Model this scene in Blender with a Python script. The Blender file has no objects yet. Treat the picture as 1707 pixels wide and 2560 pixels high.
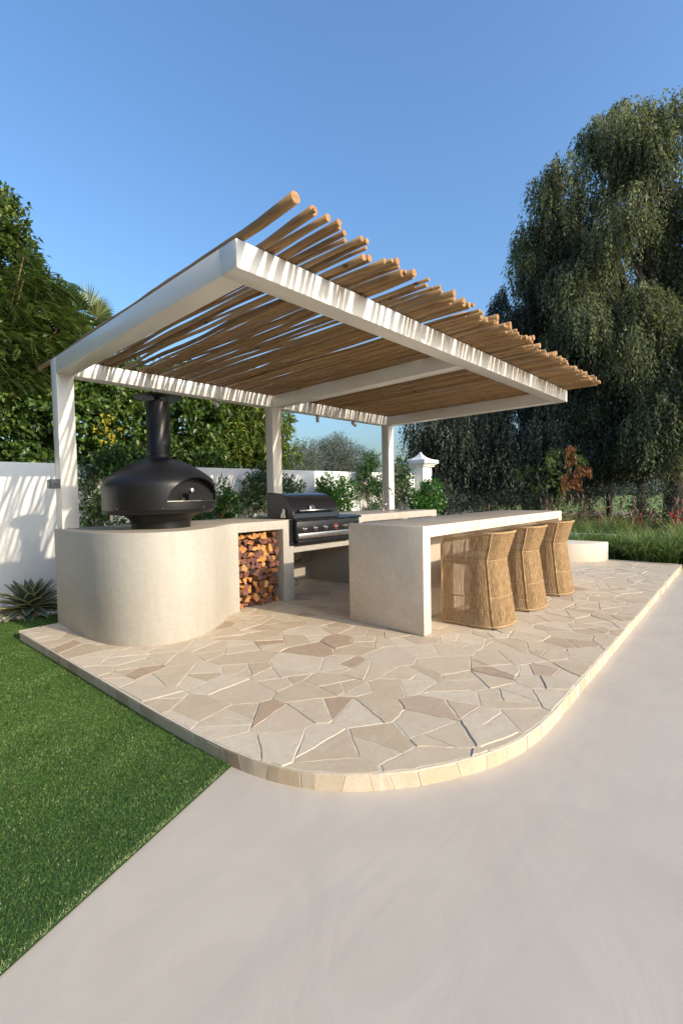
import bpy, bmesh, math, random
import numpy as np
from mathutils import Vector, Matrix
random.seed(7)
rng = np.random.default_rng(7)
R = math.radians
sc = bpy.context.scene
col = sc.collection

# ------------------------------------------------------------------ camera, sky, sun, exposure
cam = bpy.data.cameras.new('camera')
cam.sensor_fit = 'VERTICAL'; cam.sensor_height = 36.0; cam.sensor_width = 36.0
cam.lens = 1171.33 / 2560 * 36.0
cam.clip_start = 0.05; cam.clip_end = 2000
camo = bpy.data.objects.new('camera', cam); col.objects.link(camo)
_r = Vector((0.67707, -0.73566, -0.01945)); _u = Vector((0.04046, 0.01082, 0.99912)); _f = Vector((0.73480, 0.67727, -0.03708))
camo.matrix_world = Matrix(((_r.x, _u.x, -_f.x, 0), (_r.y, _u.y, -_f.y, 0), (_r.z, _u.z, -_f.z, 1.3758), (0, 0, 0, 1)))
sc.camera = camo

SUN = Vector((0.145, -1.0, 0.44)).normalized()
world = bpy.data.worlds.new('World'); sc.world = world; world.use_nodes = True
wn = world.node_tree.nodes; wl = world.node_tree.links
bg = wn['Background']
sky = wn.new('ShaderNodeTexSky'); sky.sky_type = 'NISHITA'; sky.sun_disc = False
sky.sun_elevation = math.asin(SUN.z); sky.sun_rotation = math.atan2(SUN.x, SUN.y)
sky.air_density = 1.5; sky.dust_density = 3.7; sky.ozone_density = 7.4; sky.altitude = 0
wl.new(sky.outputs[0], bg.inputs['Color']); bg.inputs['Strength'].default_value = 0.15
sun = bpy.data.lights.new('sun', 'SUN'); sun.energy = 2.25; sun.angle = R(0.6); sun.color = (1.0, 0.87, 0.70)
suno = bpy.data.objects.new('sun', sun); col.objects.link(suno)
suno.rotation_euler = SUN.to_track_quat('Z', 'Y').to_euler(); suno.location = (1, -6, 8)
sc.view_settings.view_transform = 'Standard'; sc.view_settings.look = 'None'
sc.view_settings.gamma = 1.0; sc.view_settings.use_curve_mapping = False
sc.view_settings.exposure = 0.95
try:
    sc.cycles.max_bounces = 8; sc.cycles.diffuse_bounces = 4; sc.cycles.glossy_bounces = 3
    sc.cycles.transmission_bounces = 3; sc.cycles.transparent_max_bounces = 4
    sc.cycles.use_denoising = True
except Exception:
    pass

# ------------------------------------------------------------------ materials
def mat(name):
    m = bpy.data.materials.new(name); m.use_nodes = True
    nt = m.node_tree; b = nt.nodes['Principled BSDF']
    return m, nt, b
def nd(nt, t, **k):
    n = nt.nodes.new(t)
    for a, v in k.items():
        if a == 'inp':
            for i, w in v.items(): n.inputs[i].default_value = w
        else: setattr(n, a, v)
    return n
def ramp(nt, src, stops, interp='LINEAR'):
    r = nt.nodes.new('ShaderNodeValToRGB'); r.color_ramp.interpolation = interp
    e = r.color_ramp.elements
    while len(e) < len(stops): e.new(0.5)
    for i, (p, c) in enumerate(stops):
        e[i].position = p; e[i].color = (*c, 1) if len(c) == 3 else c
    if src is not None: nt.links.new(src, r.inputs[0])
    return r.outputs[0]
def coords(nt, kind='Position', scale=(1, 1, 1)):
    if kind == 'Position': o = nt.nodes.new('ShaderNodeNewGeometry').outputs['Position']
    else: o = nt.nodes.new('ShaderNodeTexCoord').outputs[kind]
    mp = nt.nodes.new('ShaderNodeMapping'); mp.inputs['Scale'].default_value = scale
    nt.links.new(o, mp.inputs[0]); return mp.outputs[0]
def noise(nt, co, scale, detail=4, rough=.55, dist=0):
    n = nt.nodes.new('ShaderNodeTexNoise'); n.inputs['Scale'].default_value = scale
    n.inputs['Detail'].default_value = detail; n.inputs['Roughness'].default_value = rough; n.inputs['Distortion'].default_value = dist
    nt.links.new(co, n.inputs['Vector']); return n.outputs['Fac']
def mix(nt, f, a, b, mode='MIX'):
    m = nt.nodes.new('ShaderNodeMix'); m.data_type = 'RGBA'; m.blend_type = mode
    for s, v in ((m.inputs['Factor'], f), (m.inputs['A'], a), (m.inputs['B'], b)):
        if isinstance(v, (int, float)): s.default_value = v
        elif isinstance(v, tuple): s.default_value = (*v, 1) if len(v) == 3 else v
        else: nt.links.new(v, s)
    return m.outputs['Result']
def mth(nt, op, a, b=0.0, c=None):
    m = nt.nodes.new('ShaderNodeMath'); m.operation = op
    for i, v in enumerate((a, b) if c is None else (a, b, c)):
        if isinstance(v, (int, float)): m.inputs[i].default_value = v
        else: nt.links.new(v, m.inputs[i])
    return m.outputs[0]
def bump(nt, b, h, strength=.3, dist=.01):
    n = nt.nodes.new('ShaderNodeBump'); n.inputs['Strength'].default_value = strength; n.inputs['Distance'].default_value = dist
    nt.links.new(h, n.inputs['Height']); nt.links.new(n.outputs[0], b.inputs['Normal'])
def simple(name, c, rough=.5, metal=0, spec=None, var=0, vs=20, bs=0, bscale=60):
    m, nt, b = mat(name)
    b.inputs['Roughness'].default_value = rough; b.inputs['Metallic'].default_value = metal
    if spec is not None: b.inputs['Specular IOR Level'].default_value = spec
    co = coords(nt)
    f = noise(nt, co, vs)
    lo = tuple(max(0, x * (1 - var)) for x in c); hi = tuple(min(1, x * (1 + var)) for x in c)
    nt.links.new(ramp(nt, f, [(.3, lo), (.7, hi)]), b.inputs['Base Color'])
    if bs: bump(nt, b, noise(nt, co, bscale, 3), bs, .003)
    return m

def concrete(name, base, dark, streak=False, rough=.62, amount=.55):
    m, nt, b = mat(name); L = nt.links
    co = coords(nt)
    n1 = noise(nt, co, 1.1, 6, .6, .8)
    n2 = noise(nt, coords(nt, scale=(1.6, 1.6, .7 if streak else 1.6)), 2.4, 7, .62, .6)
    n3 = noise(nt, co, 26, 5, .6)
    c = ramp(nt, n1, [(.32, dark), (.62, base)])
    c2 = ramp(nt, n2, [(.36, dark), (.58, base)])
    c = mix(nt, amount, c, c2)
    c = mix(nt, .16, c, ramp(nt, n3, [(.3, (.3, .27, .22)), (.7, (1, 1, 1))]), 'MULTIPLY')
    if streak:
        n4 = noise(nt, coords(nt, scale=(7, 7, .35)), 1.5, 5, .6, .3)
        n5 = noise(nt, co, .8, 3, .5, .5)
        c = mix(nt, mth(nt, 'MULTIPLY', ramp(nt, n4, [(.50, (0, 0, 0)), (.75, (.3, .3, .3))]), ramp(nt, n5, [(.42, (.15, .15, .15)), (.6, (1, 1, 1))])), c, tuple(x * .78 for x in dark), 'MIX')
        # fine hairline stains
        w = nt.nodes.new('ShaderNodeTexVoronoi'); w.feature = 'DISTANCE_TO_EDGE'; w.inputs['Scale'].default_value = 1.9
        L.new(coords(nt, scale=(1, 1, .5)), w.inputs['Vector'])
        f = mth(nt, 'MULTIPLY', ramp(nt, w.outputs['Distance'], [(0, (.16, .16, .16)), (.008, (0, 0, 0))]), ramp(nt, n4, [(.5, (0, 0, 0)), (.6, (1, 1, 1))]))
        c = mix(nt, f, c, (.22, .19, .14))
    L.new(c, b.inputs['Base Color'])
    b.inputs['Roughness'].default_value = rough; b.inputs['Specular IOR Level'].default_value = .3
    h = mth(nt, 'ADD', noise(nt, co, 9, 5, .6, .5), mth(nt, 'MULTIPLY', n3, .35))
    bump(nt, b, h, .22, .008)
    return m
M_conc = concrete('microcement', (.475, .435, .37), (.425, .385, .315), True)
M_table = concrete('table_microcement', (.76, .65, .52), (.61, .51, .39), False, amount=.35)
M_top = concrete('worktop_microcement', (.42, .355, .275), (.35, .29, .22), False, rough=.42, amount=.3)

def pavement_mat():
    m, nt, b = mat('pavement_microcement'); L = nt.links
    co = coords(nt)
    n1 = noise(nt, co, .55, 5, .55, 1.2); n2 = noise(nt, co, 2.3, 6, .6, 1.5); n3 = noise(nt, co, 60, 4, .6)
    c = ramp(nt, n1, [(.3, (.505, .435, .35)), (.7, (.59, .515, .42))])
    c = mix(nt, .4, c, ramp(nt, n2, [(.3, (.495, .425, .34)), (.6, (.58, .505, .412)), (.8, (.63, .555, .455))]))
    c = mix(nt, .10, c, ramp(nt, noise(nt, co, 190, 3, .75), [(.35, (.55, .52, .48)), (.65, (1, 1, 1))]), 'MULTIPLY')
    # stretched trowel marks in several directions
    for i, (ang, sc_) in enumerate(((.5, 6), (1.5, 5), (-.6, 7))):
        mp = nt.nodes.new('ShaderNodeMapping'); mp.inputs['Rotation'].default_value = (0, 0, ang); mp.inputs['Scale'].default_value = (.35, 2.4, 1)
        L.new(co, mp.inputs[0]); t = noise(nt, mp.outputs[0], sc_ * .5, 3, .5, 1.0)
        c = mix(nt, ramp(nt, t, [(.56, (0, 0, 0)), (.70, (.22, .22, .22))]), c, (.45, .40, .335))
    # arc-shaped trowel scratches
    wv = nt.nodes.new('ShaderNodeTexVoronoi'); wv.inputs['Scale'].default_value = .75; L.new(co, wv.inputs['Vector'])
    ring = mth(nt, 'ABSOLUTE', mth(nt, 'SUBTRACT', wv.outputs['Distance'], .33))
    msk = mth(nt, 'MULTIPLY', mth(nt, 'LESS_THAN', ring, .006), mth(nt, 'GREATER_THAN', noise(nt, co, 2.0, 2), .56))
    c = mix(nt, mth(nt, 'MULTIPLY', msk, .10), c, (.72, .66, .57))
    vo = nt.nodes.new('ShaderNodeTexVoronoi'); vo.inputs['Scale'].default_value = 9; L.new(co, vo.inputs['Vector'])
    sp = mth(nt, 'LESS_THAN', vo.outputs['Distance'], .008)
    rs = nt.nodes.new('ShaderNodeSeparateColor'); L.new(vo.outputs['Color'], rs.inputs[0])
    sp = mth(nt, 'MULTIPLY', sp, mth(nt, 'GREATER_THAN', rs.outputs[0], .9))
    c = mix(nt, mth(nt, 'MULTIPLY', sp, .45), c, (.22, .19, .15))
    L.new(c, b.inputs['Base Color']); b.inputs['Roughness'].default_value = .55; b.inputs['Specular IOR Level'].default_value = .35
    h = mth(nt, 'ADD', mth(nt, 'MULTIPLY', n2, .9), mth(nt, 'MULTIPLY', n3, .10)); h = mth(nt, 'ADD', h, mth(nt, 'MULTIPLY', msk, .1))
    bump(nt, b, h, .22, .012)
    return m
M_pave = pavement_mat()

def stone_mat():
    m, nt, b = mat('travertine_stone'); L = nt.links
    oi = nt.nodes.new('ShaderNodeObjectInfo'); r = oi.outputs['Random']
    base = ramp(nt, r, [(0, (.585, .475, .335)), (.2, (.60, .50, .365)), (.4, (.545, .435, .295)), (.55, (.64, .54, .40)), (.72, (.515, .405, .27)),
                        (.80, (.60, .485, .345)), (.90, (.43, .305, .20)), (.94, (.49, .37, .255)), (.97, (.53, .42, .30))], 'CONSTANT')
    at = nt.nodes.new('ShaderNodeAttribute'); at.attribute_name = 'tone'; at.attribute_type = 'GEOMETRY'
    base = mix(nt, at.outputs['Fac'], base, (.42, .29, .205))
    cmb = nt.nodes.new('ShaderNodeCombineXYZ'); L.new(mth(nt, 'MULTIPLY', r, 40), cmb.inputs[2])
    va = nt.nodes.new('ShaderNodeVectorMath'); va.operation = 'ADD'; L.new(coords(nt), va.inputs[0]); L.new(cmb.outputs[0], va.inputs[1])
    co = va.outputs[0]
    n1 = noise(nt, co, 5, 6, .65, 1.0); n2 = noise(nt, co, 22, 6, .7, .4)
    c = mix(nt, .5, base, ramp(nt, n1, [(.3, (.80, .74, .66)), (.68, (1.0, 1.0, 1.0))]), 'MULTIPLY')
    c = mix(nt, ramp(nt, n2, [(.50, (0, 0, 0)), (.78, (.45, .45, .45))]), c, (.66, .57, .435))
    mpv = nt.nodes.new('ShaderNodeMapping'); mpv.inputs['Scale'].default_value = (1, 2.6, 1); L.new(co, mpv.inputs[0])
    n5 = noise(nt, mpv.outputs[0], 7, 7, .72, 1.6)
    c = mix(nt, ramp(nt, n5, [(.52, (0, 0, 0)), (.60, (.38, .38, .38)), (.68, (0, 0, 0))]), c, (.47, .36, .25))
    c = mix(nt, ramp(nt, noise(nt, co, 95, 3, .7), [(.35, (.22, .22, .22)), (.55, (0, 0, 0))]), c, (.42, .33, .23))
    v = nt.nodes.new('ShaderNodeTexVoronoi'); v.inputs['Scale'].default_value = 42; L.new(co, v.inputs['Vector'])
    pit = mth(nt, 'MULTIPLY', mth(nt, 'LESS_THAN', v.outputs['Distance'], .17), mth(nt, 'GREATER_THAN', n1, .60))
    c = mix(nt, mth(nt, 'MULTIPLY', pit, .55), c, (.33, .26, .19))
    L.new(c, b.inputs['Base Color']); b.inputs['Roughness'].default_value = .7; b.inputs['Specular IOR Level'].default_value = .3
    h = mth(nt, 'SUBTRACT', mth(nt, 'ADD', mth(nt, 'MULTIPLY', n1, .5), mth(nt, 'MULTIPLY', n2, .35)), mth(nt, 'MULTIPLY', pit, .35))
    bump(nt, b, h, .5, .006)
    return m
M_stone = stone_mat()
M_mortar = simple('cream_mortar', (.565, .48, .36), .85, var=.10, vs=14, bs=.6, bscale=45)

def wall_paint():
    m, nt, b = mat('white_wall_paint'); L = nt.links
    co = coords(nt)
    c = ramp(nt, noise(nt, co, 1.3, 5), [(.3, (.70, .68, .625)), (.7, (.77, .75, .70))])
    L.new(c, b.inputs['Base Color']); b.inputs['Roughness'].default_value = .8
    bump(nt, b, noise(nt, co, 110, 3, .6), .5, .004)
    return m
M_wall = wall_paint()
M_white = simple('white_powder_coat', (.76, .72, .645), .28, var=.025, vs=3, bs=.05, bscale=200)
M_black = simple('matt_black_steel', (.012, .0115, .0115), .40, spec=.32, var=.15, vs=6, bs=.05, bscale=90)
M_black2 = simple('black_enamel', (.012, .012, .013), .24, spec=.5, var=.1, vs=6)
M_dark = simple('dark_void', (.02, .018, .016), .9)
M_steel = simple('brushed_steel', (.55, .53, .50), .3, 1.0, var=.1, vs=30)
M_chrome = simple('chrome', (.75, .75, .75), .12, 1.0)
M_red = simple('red_ring', (.55, .02, .012), .3)
M_grey = simple('grey_plastic', (.10, .105, .11), .45)
M_bronze = simple('champagne_metal', (.50, .46, .42), .38, .6)
M_rust = simple('cable_black', (.02, .02, .02), .5)
M_plate = simple('beige_plastic', (.62, .57, .49), .4)
M_soil = simple('dark_soil', (.085, .06, .042), .95, var=.4, vs=14, bs=1, bscale=22)

def rope_mat():
    m, nt, b = mat('natural_rope'); L = nt.links
    co = coords(nt)
    n = noise(nt, coords(nt, scale=(1, 1, .06)), 150, 3, .7); n0 = noise(nt, co, 90, 3)
    c = ramp(nt, n, [(.30, (.18, .105, .045)), (.5, (.43, .28, .14)), (.72, (.66, .47, .26))])
    c = mix(nt, .25, c, ramp(nt, n0, [(.3, (.6, .55, .5)), (.7, (1, 1, 1))]), 'MULTIPLY')
    L.new(c, b.inputs['Base Color']); b.inputs['Roughness'].default_value = .9; b.inputs['Specular IOR Level'].default_value = .15
    w = nt.nodes.new('ShaderNodeTexWave'); w.wave_type = 'BANDS'; w.bands_direction = 'DIAGONAL'; w.inputs['Scale'].default_value = 60; L.new(co, w.inputs['Vector'])
    bump(nt, b, mth(nt, 'ADD', w.outputs['Fac'], n), .6, .002)
    return m
M_rope = rope_mat()

def pole_mat():
    m, nt, b = mat('peeled_eucalyptus'); L = nt.links
    oi = nt.nodes.new('ShaderNodeObjectInfo')
    mp = nt.nodes.new('ShaderNodeMapping'); mp.inputs['Scale'].default_value = (1, .10, 1)
    va = nt.nodes.new('ShaderNodeVectorMath'); va.operation = 'ADD'
    cmb = nt.nodes.new('ShaderNodeCombineXYZ'); L.new(mth(nt, 'MULTIPLY', oi.outputs['Random'], 60), cmb.inputs[0]); L.new(mth(nt, 'MULTIPLY', oi.outputs['Random'], 31), cmb.inputs[1])
    L.new(nt.nodes.new('ShaderNodeNewGeometry').outputs['Position'], va.inputs[0]); L.new(cmb.outputs[0], va.inputs[1]); L.new(va.outputs[0], mp.inputs[0])
    n1 = noise(nt, mp.outputs[0], 45, 6, .7, .5); n2 = noise(nt, mp.outputs[0], 9, 4, .6, .6)
    base = ramp(nt, oi.outputs['Random'], [(0, (.20, .12, .056)), (.25, (.38, .245, .122)), (.5, (.27, .165, .080)), (.75, (.42, .28, .145)), (1, (.22, .132, .062))])
    c = mix(nt, .6, base, ramp(nt, n1, [(.30, (.30, .25, .20)), (.50, (.95, .93, .9)), (.7, (1.25, 1.2, 1.1))]), 'MULTIPLY')
    c = mix(nt, ramp(nt, n2, [(.5, (0, 0, 0)), (.8, (.55, .55, .55))]), c, (.20, .115, .055))
    v = nt.nodes.new('ShaderNodeTexVoronoi'); v.inputs['Scale'].default_value = 7.5
    mp2 = nt.nodes.new('ShaderNodeMapping'); mp2.inputs['Scale'].default_value = (1, .62, 1); L.new(va.outputs[0], mp2.inputs[0]); L.new(mp2.outputs[0], v.inputs['Vector'])
    kn = ramp(nt, v.outputs['Distance'], [(.05, (1, 1, 1)), (.14, (0, 0, 0))])
    c = mix(nt, mth(nt, 'MULTIPLY', kn, .85), c, (.055, .03, .015))
    L.new(c, b.inputs['Base Color']); b.inputs['Roughness'].default_value = .75; b.inputs['Specular IOR Level'].default_value = .25
    bump(nt, b, mth(nt, 'ADD', n1, kn), .55, .006)
    return m
M_pole = pole_mat()
M_cut = simple('cut_wood_end', (.36, .185, .07), .8, var=.3, vs=55, bs=.5, bscale=120)
M_log_end = simple('log_end_brown', (.17, .070, .050), .8, var=.35, vs=40, bs=.5, bscale=70)
M_log_split = simple('log_split_orange', (.46, .19, .05), .8, var=.35, vs=26, bs=.5, bscale=50)
M_log_sap = simple('log_sapwood', (.50, .25, .08), .8, var=.25, vs=30, bs=.4, bscale=60)
M_log_bark = simple('log_bark', (.10, .07, .05), .95, var=.5, vs=30, bs=1, bscale=60)

def leaf_mat(name, stops, trans=.35, rough=.45, spec=.4, tcol=1.6):
    m, nt, b = mat(name); L = nt.links
    at = nt.nodes.new('ShaderNodeAttribute'); at.attribute_name = 'rnd'; at.attribute_type = 'GEOMETRY'
    c = ramp(nt, at.outputs['Fac'], stops)
    L.new(c, b.inputs['Base Color']); b.inputs['Roughness'].default_value = rough; b.inputs['Specular IOR Level'].default_value = spec
    if trans > 0:
        t = nt.nodes.new('ShaderNodeBsdfTranslucent'); L.new(mix(nt, 1.0, c, (tcol, tcol * 1.05, tcol * .5), 'MULTIPLY'), t.inputs['Color'])
        ms = nt.nodes.new('ShaderNodeMixShader'); ms.inputs[0].default_value = trans
        L.new(b.outputs[0], ms.inputs[1]); L.new(t.outputs[0], ms.inputs[2]); L.new(ms.outputs[0], nt.nodes['Material Output'].inputs['Surface'])
    return m
M_weep = leaf_mat('weeping_foliage', [(0, (.022, .030, .018)), (.4, (.075, .090, .048)), (.8, (.19, .205, .10)), (1, (.33, .33, .18))], .3, .6, .25)
M_weep2 = leaf_mat('grey_weeping_foliage', [(0, (.020, .025, .018)), (.5, (.052, .062, .044)), (.85, (.12, .135, .09)), (1, (.21, .22, .15))], .18, .65, .2)
M_broad = leaf_mat('broad_leaves', [(0, (.022, .052, .010)), (.5, (.070, .125, .022)), (.85, (.15, .21, .040)), (1, (.27, .30, .07))], .3, .35, .5)
M_broad2 = leaf_mat('dark_broad_leaves', [(0, (.022, .042, .010)), (.5, (.070, .110, .022)), (.9, (.16, .21, .042)), (1, (.25, .27, .07))], .3, .35, .5)
M_feather = leaf_mat('feather_leaves', [(0, (.034, .052, .016)), (.5, (.090, .130, .036)), (.9, (.19, .225, .055)), (1, (.34, .30, .08))], .35, .5, .3)
M_mango = leaf_mat('lance_leaves', [(0, (.045, .075, .014)), (.5, (.11, .155, .028)), (.85, (.22, .27, .055)), (1, (.38, .33, .08))], .35, .35, .5)
M_olive = leaf_mat('olive_leaves', [(0, (.075, .085, .062)), (.5, (.135, .15, .112)), (1, (.23, .245, .19))], .2, .6, .2)
M_shrub = leaf_mat('glossy_shrub_leaves', [(0, (.018, .055, .012)), (.5, (.045, .125, .020)), (.9, (.10, .24, .035)), (1, (.17, .33, .06))], .35, .28, .55)
M_climb = leaf_mat('climber_leaves', [(0, (.018, .045, .013)), (.5, (.042, .095, .025)), (.9, (.085, .16, .04)), (1, (.14, .2, .06))], .3, .35, .5)
M_palm = leaf_mat('palm_leaves', [(0, (.06, .09, .03)), (.6, (.16, .20, .075)), (1, (.32, .34, .15))], .35, .5, .3)
M_yellow = leaf_mat('yellow_petals', [(0, (.40, .30, .02)), (1, (.72, .56, .06))], .3, .5, .3, 1.1)
M_redfl = leaf_mat('red_petals', [(0, (.32, .012, .035)), (1, (.58, .04, .09))], .3, .5, .3, 1.1)
M_dead = leaf_mat('dead_leaves', [(0, (.16, .065, .03)), (.6, (.28, .125, .06)), (1, (.40, .21, .11))], .25, .8, .1, 1.1)
M_gblade = leaf_mat('grass_blades', [(0, (.045, .085, .022)), (.5, (.13, .20, .055)), (.88, (.30, .38, .13)), (1, (.52, .50, .28))], .3, .5, .3)
M_plume = leaf_mat('grass_plumes', [(0, (.33, .20, .15)), (1, (.62, .47, .38))], .3, .9, .1, 1.0)
M_turf = leaf_mat('turf_blades', [(0, (.026, .060, .010)), (.45, (.080, .165, .026)), (.82, (.18, .29, .065)), (.95, (.33, .42, .16)), (1, (.52, .52, .30))], .25, .5, .35, 1.3)
M_bark = simple('tree_bark', (.075, .055, .042), .95, var=.5, vs=8, bs=1, bscale=16)
M_stem = simple('brown_stem', (.20, .115, .065), .8, var=.3, vs=20)
M_frond_stem = simple('reddish_branch', (.24, .13, .075), .8, var=.3, vs=20)

# ------------------------------------------------------------------ helpers
def link(o, parent=None):
    col.objects.link(o)
    if parent is not None: o.parent = parent
    return o
def tag(o, label=None, cat=None, group=None, kind=None):
    if label: o['label'] = label
    if cat: o['category'] = cat
    if group: o['group'] = group
    if kind: o['kind'] = kind
    return o
def thing(name, label, cat, loc=(0, 0, 0), rz=0, group=None):
    o = bpy.data.objects.new(name, None); o.empty_display_size = .1; col.objects.link(o)
    o.location = loc; o.rotation_euler = (0, 0, rz)
    return tag(o, label, cat, group)
def pyobj(name, verts, faces, mats, parent=None, mi=None, smooth=False, off=(0, 0, 0)):
    me = bpy.data.meshes.new(name)
    if any(off): verts = [(v[0] - off[0], v[1] - off[1], v[2] - off[2]) for v in verts]
    me.from_pydata([tuple(v) for v in verts], [], faces)
    for m in (mats if isinstance(mats, (list, tuple)) else [mats]): me.materials.append(m)
    if mi is not None: me.polygons.foreach_set('material_index', mi)
    if smooth: me.polygons.foreach_set('use_smooth', [True] * len(faces))
    me.update()
    return link(bpy.data.objects.new(name, me), parent)
def bmobj(name, bm, mats, parent=None, smooth=None):
    bmesh.ops.recalc_face_normals(bm, faces=bm.faces)
    me = bpy.data.meshes.new(name); bm.to_mesh(me); bm.free()
    for m in (mats if isinstance(mats, (list, tuple)) else [mats]): me.materials.append(m)
    if smooth is not None:
        me.polygons.foreach_set('use_smooth', [True] * len(me.polygons))
        try: me.set_sharp_from_angle(angle=R(smooth))
        except Exception: pass
    return link(bpy.data.objects.new(name, me), parent)
def bx(bm, x0, x1, y0, y1, z0, z1, bev=0, seg=1, mi=0, M=None):
    r = bmesh.ops.create_cube(bm, size=1)
    vs = r['verts']
    for v in vs:
        v.co = Vector(((x0 + x1) / 2 + v.co.x * (x1 - x0), (y0 + y1) / 2 + v.co.y * (y1 - y0), (z0 + z1) / 2 + v.co.z * (z1 - z0)))
        if M: v.co = M @ v.co
    fs = {f for v in vs for f in v.link_faces}
    for f in fs: f.material_index = mi
    if bev:
        es = {e for f in fs for e in f.edges}
        r = bmesh.ops.bevel(bm, geom=list(es), offset=bev, segments=seg, affect='EDGES', profile=.5)
        for f in r['faces']: f.material_index = mi
def boxobj(name, x0, x1, y0, y1, z0, z1, m, parent=None, bev=0, seg=1, M=None):
    bm = bmesh.new(); bx(bm, x0, x1, y0, y1, z0, z1, bev, seg, 0, M)
    return bmobj(name, bm, m, parent, smooth=35 if bev else None)
def tube_data(path, rad, n=8, cap=True):
    """verts, faces of a tube along path (list of Vector); rad scalar or list."""
    P = [Vector(p) for p in path]; V = []; F = []
    if not isinstance(rad, (list, tuple)): rad = [rad] * len(P)
    t0 = (P[1] - P[0]).normalized(); up = Vector((0, 0, 1)) if abs(t0.z) < .9 else Vector((1, 0, 0))
    a = t0.cross(up).normalized()
    for i, p in enumerate(P):
        t = (P[min(i + 1, len(P) - 1)] - P[max(i - 1, 0)]).normalized()
        a = (a - t * a.dot(t)).normalized(); b = t.cross(a)
        for k in range(n):
            w = 2 * math.pi * k / n
            V.append(p + (a * math.cos(w) + b * math.sin(w)) * rad[i])
    for i in range(len(P) - 1):
        for k in range(n):
            F.append((i * n + k, i * n + (k + 1) % n, (i + 1) * n + (k + 1) % n, (i + 1) * n + k))
    if cap:
        F.append(tuple(range(n - 1, -1, -1))); F.append(tuple((len(P) - 1) * n + k for k in range(n)))
    return V, F
def tubeobj(name, path, rad, m, parent=None, n=8):
    V, F = tube_data(path, rad, n); return pyobj(name, V, F, m, parent, smooth=True)
def tubesobj(name, tubes, m, parent=None, n=6):
    VV = []; FF = []
    for path, rad in tubes:
        V, F = tube_data(path, rad, n); o = len(VV); VV += V; FF += [tuple(i + o for i in f) for f in F]
    return pyobj(name, VV, FF, m, parent, smooth=True)
def lathe(name, prof, m, parent=None, n=64, center=(0, 0), smooth=35):
    V = []; F = []
    for r_, z in prof:
        for k in range(n):
            w = 2 * math.pi * k / n; V.append((center[0] + r_ * math.cos(w), center[1] + r_ * math.sin(w), z))
    for i in range(len(prof) - 1):
        for k in range(n): F.append((i * n + k, i * n + (k + 1) % n, (i + 1) * n + (k + 1) % n, (i + 1) * n + k))
    F.append(tuple(range(n - 1, -1, -1))); F.append(tuple((len(prof) - 1) * n + k for k in range(n)))
    o = pyobj(name, V, F, m, parent, smooth=True)
    try: o.data.set_sharp_from_angle(angle=R(smooth))
    except Exception: pass
    return o
def extrude_poly(bm, poly, z0, z1):
    lo = [bm.verts.new((p[0], p[1], z0)) for p in poly]; hi = [bm.verts.new((p[0], p[1], z1)) for p in poly]
    n = len(poly)
    bm.faces.new(lo[::-1]); bm.faces.new(hi)
    for i in range(n): bm.faces.new((lo[i], lo[(i + 1) % n], hi[(i + 1) % n], hi[i]))
def sheet(name, poly, z, m, kind='structure'):
    o = pyobj(name, [(x, y, z) for x, y in poly], [tuple(range(len(poly)))], m); tag(o, kind=kind); return o
def boolean(o, cutters, op='DIFFERENCE'):
    for c in cutters:
        md = o.modifiers.new('b', 'BOOLEAN'); md.operation = op; md.object = c; md.solver = 'EXACT'
    dg = bpy.context.evaluated_depsgraph_get()
    me = bpy.data.meshes.new_from_object(o.evaluated_get(dg))
    o.modifiers.clear(); old = o.data; nm = old.name; o.data = me; bpy.data.meshes.remove(old); me.name = nm
    for c in cutters: bpy.data.objects.remove(c, do_unlink=True)
def bevel_mesh(o, w, seg=2, ang=40):
    bm = bmesh.new(); bm.from_mesh(o.data)
    bmesh.ops.dissolve_limit(bm, angle_limit=R(1), verts=bm.verts, edges=bm.edges)
    es = [e for e in bm.edges if len(e.link_faces) == 2 and e.calc_face_angle(0) > R(ang)]
    bmesh.ops.bevel(bm, geom=es, offset=w, segments=seg, affect='EDGES', profile=.5, clamp_overlap=True)
    for f in bm.faces: f.smooth = True
    bm.to_mesh(o.data); bm.free()
    try: o.data.set_sharp_from_angle(angle=R(32))
    except Exception: pass

# numpy mesh builder for leaf clouds
def npmesh(name, V, F, m, parent=None, rnd=None, smooth=False):
    V = np.asarray(V, np.float32).reshape(-1, 3); F = np.asarray(F, np.int32); k = F.shape[1]
    me = bpy.data.meshes.new(name); me.vertices.add(len(V)); me.vertices.foreach_set('co', V.ravel())
    me.loops.add(F.size); me.loops.foreach_set('vertex_index', F.ravel())
    me.polygons.add(len(F)); me.polygons.foreach_set('loop_start', np.arange(0, F.size, k, dtype=np.int32))
    if smooth: me.polygons.foreach_set('use_smooth', np.ones(len(F), bool))
    me.update(calc_edges=True)
    if rnd is not None:
        a = me.attributes.new('rnd', 'FLOAT', 'POINT'); a.data.foreach_set('value', np.asarray(rnd, np.float32))
    me.materials.append(m)
    return link(bpy.data.objects.new(name, me), parent)
def unit(a): return a / np.maximum(np.linalg.norm(a, axis=1, keepdims=True), 1e-9)
def rdir(n): return unit(rng.normal(size=(n, 3)))
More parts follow.
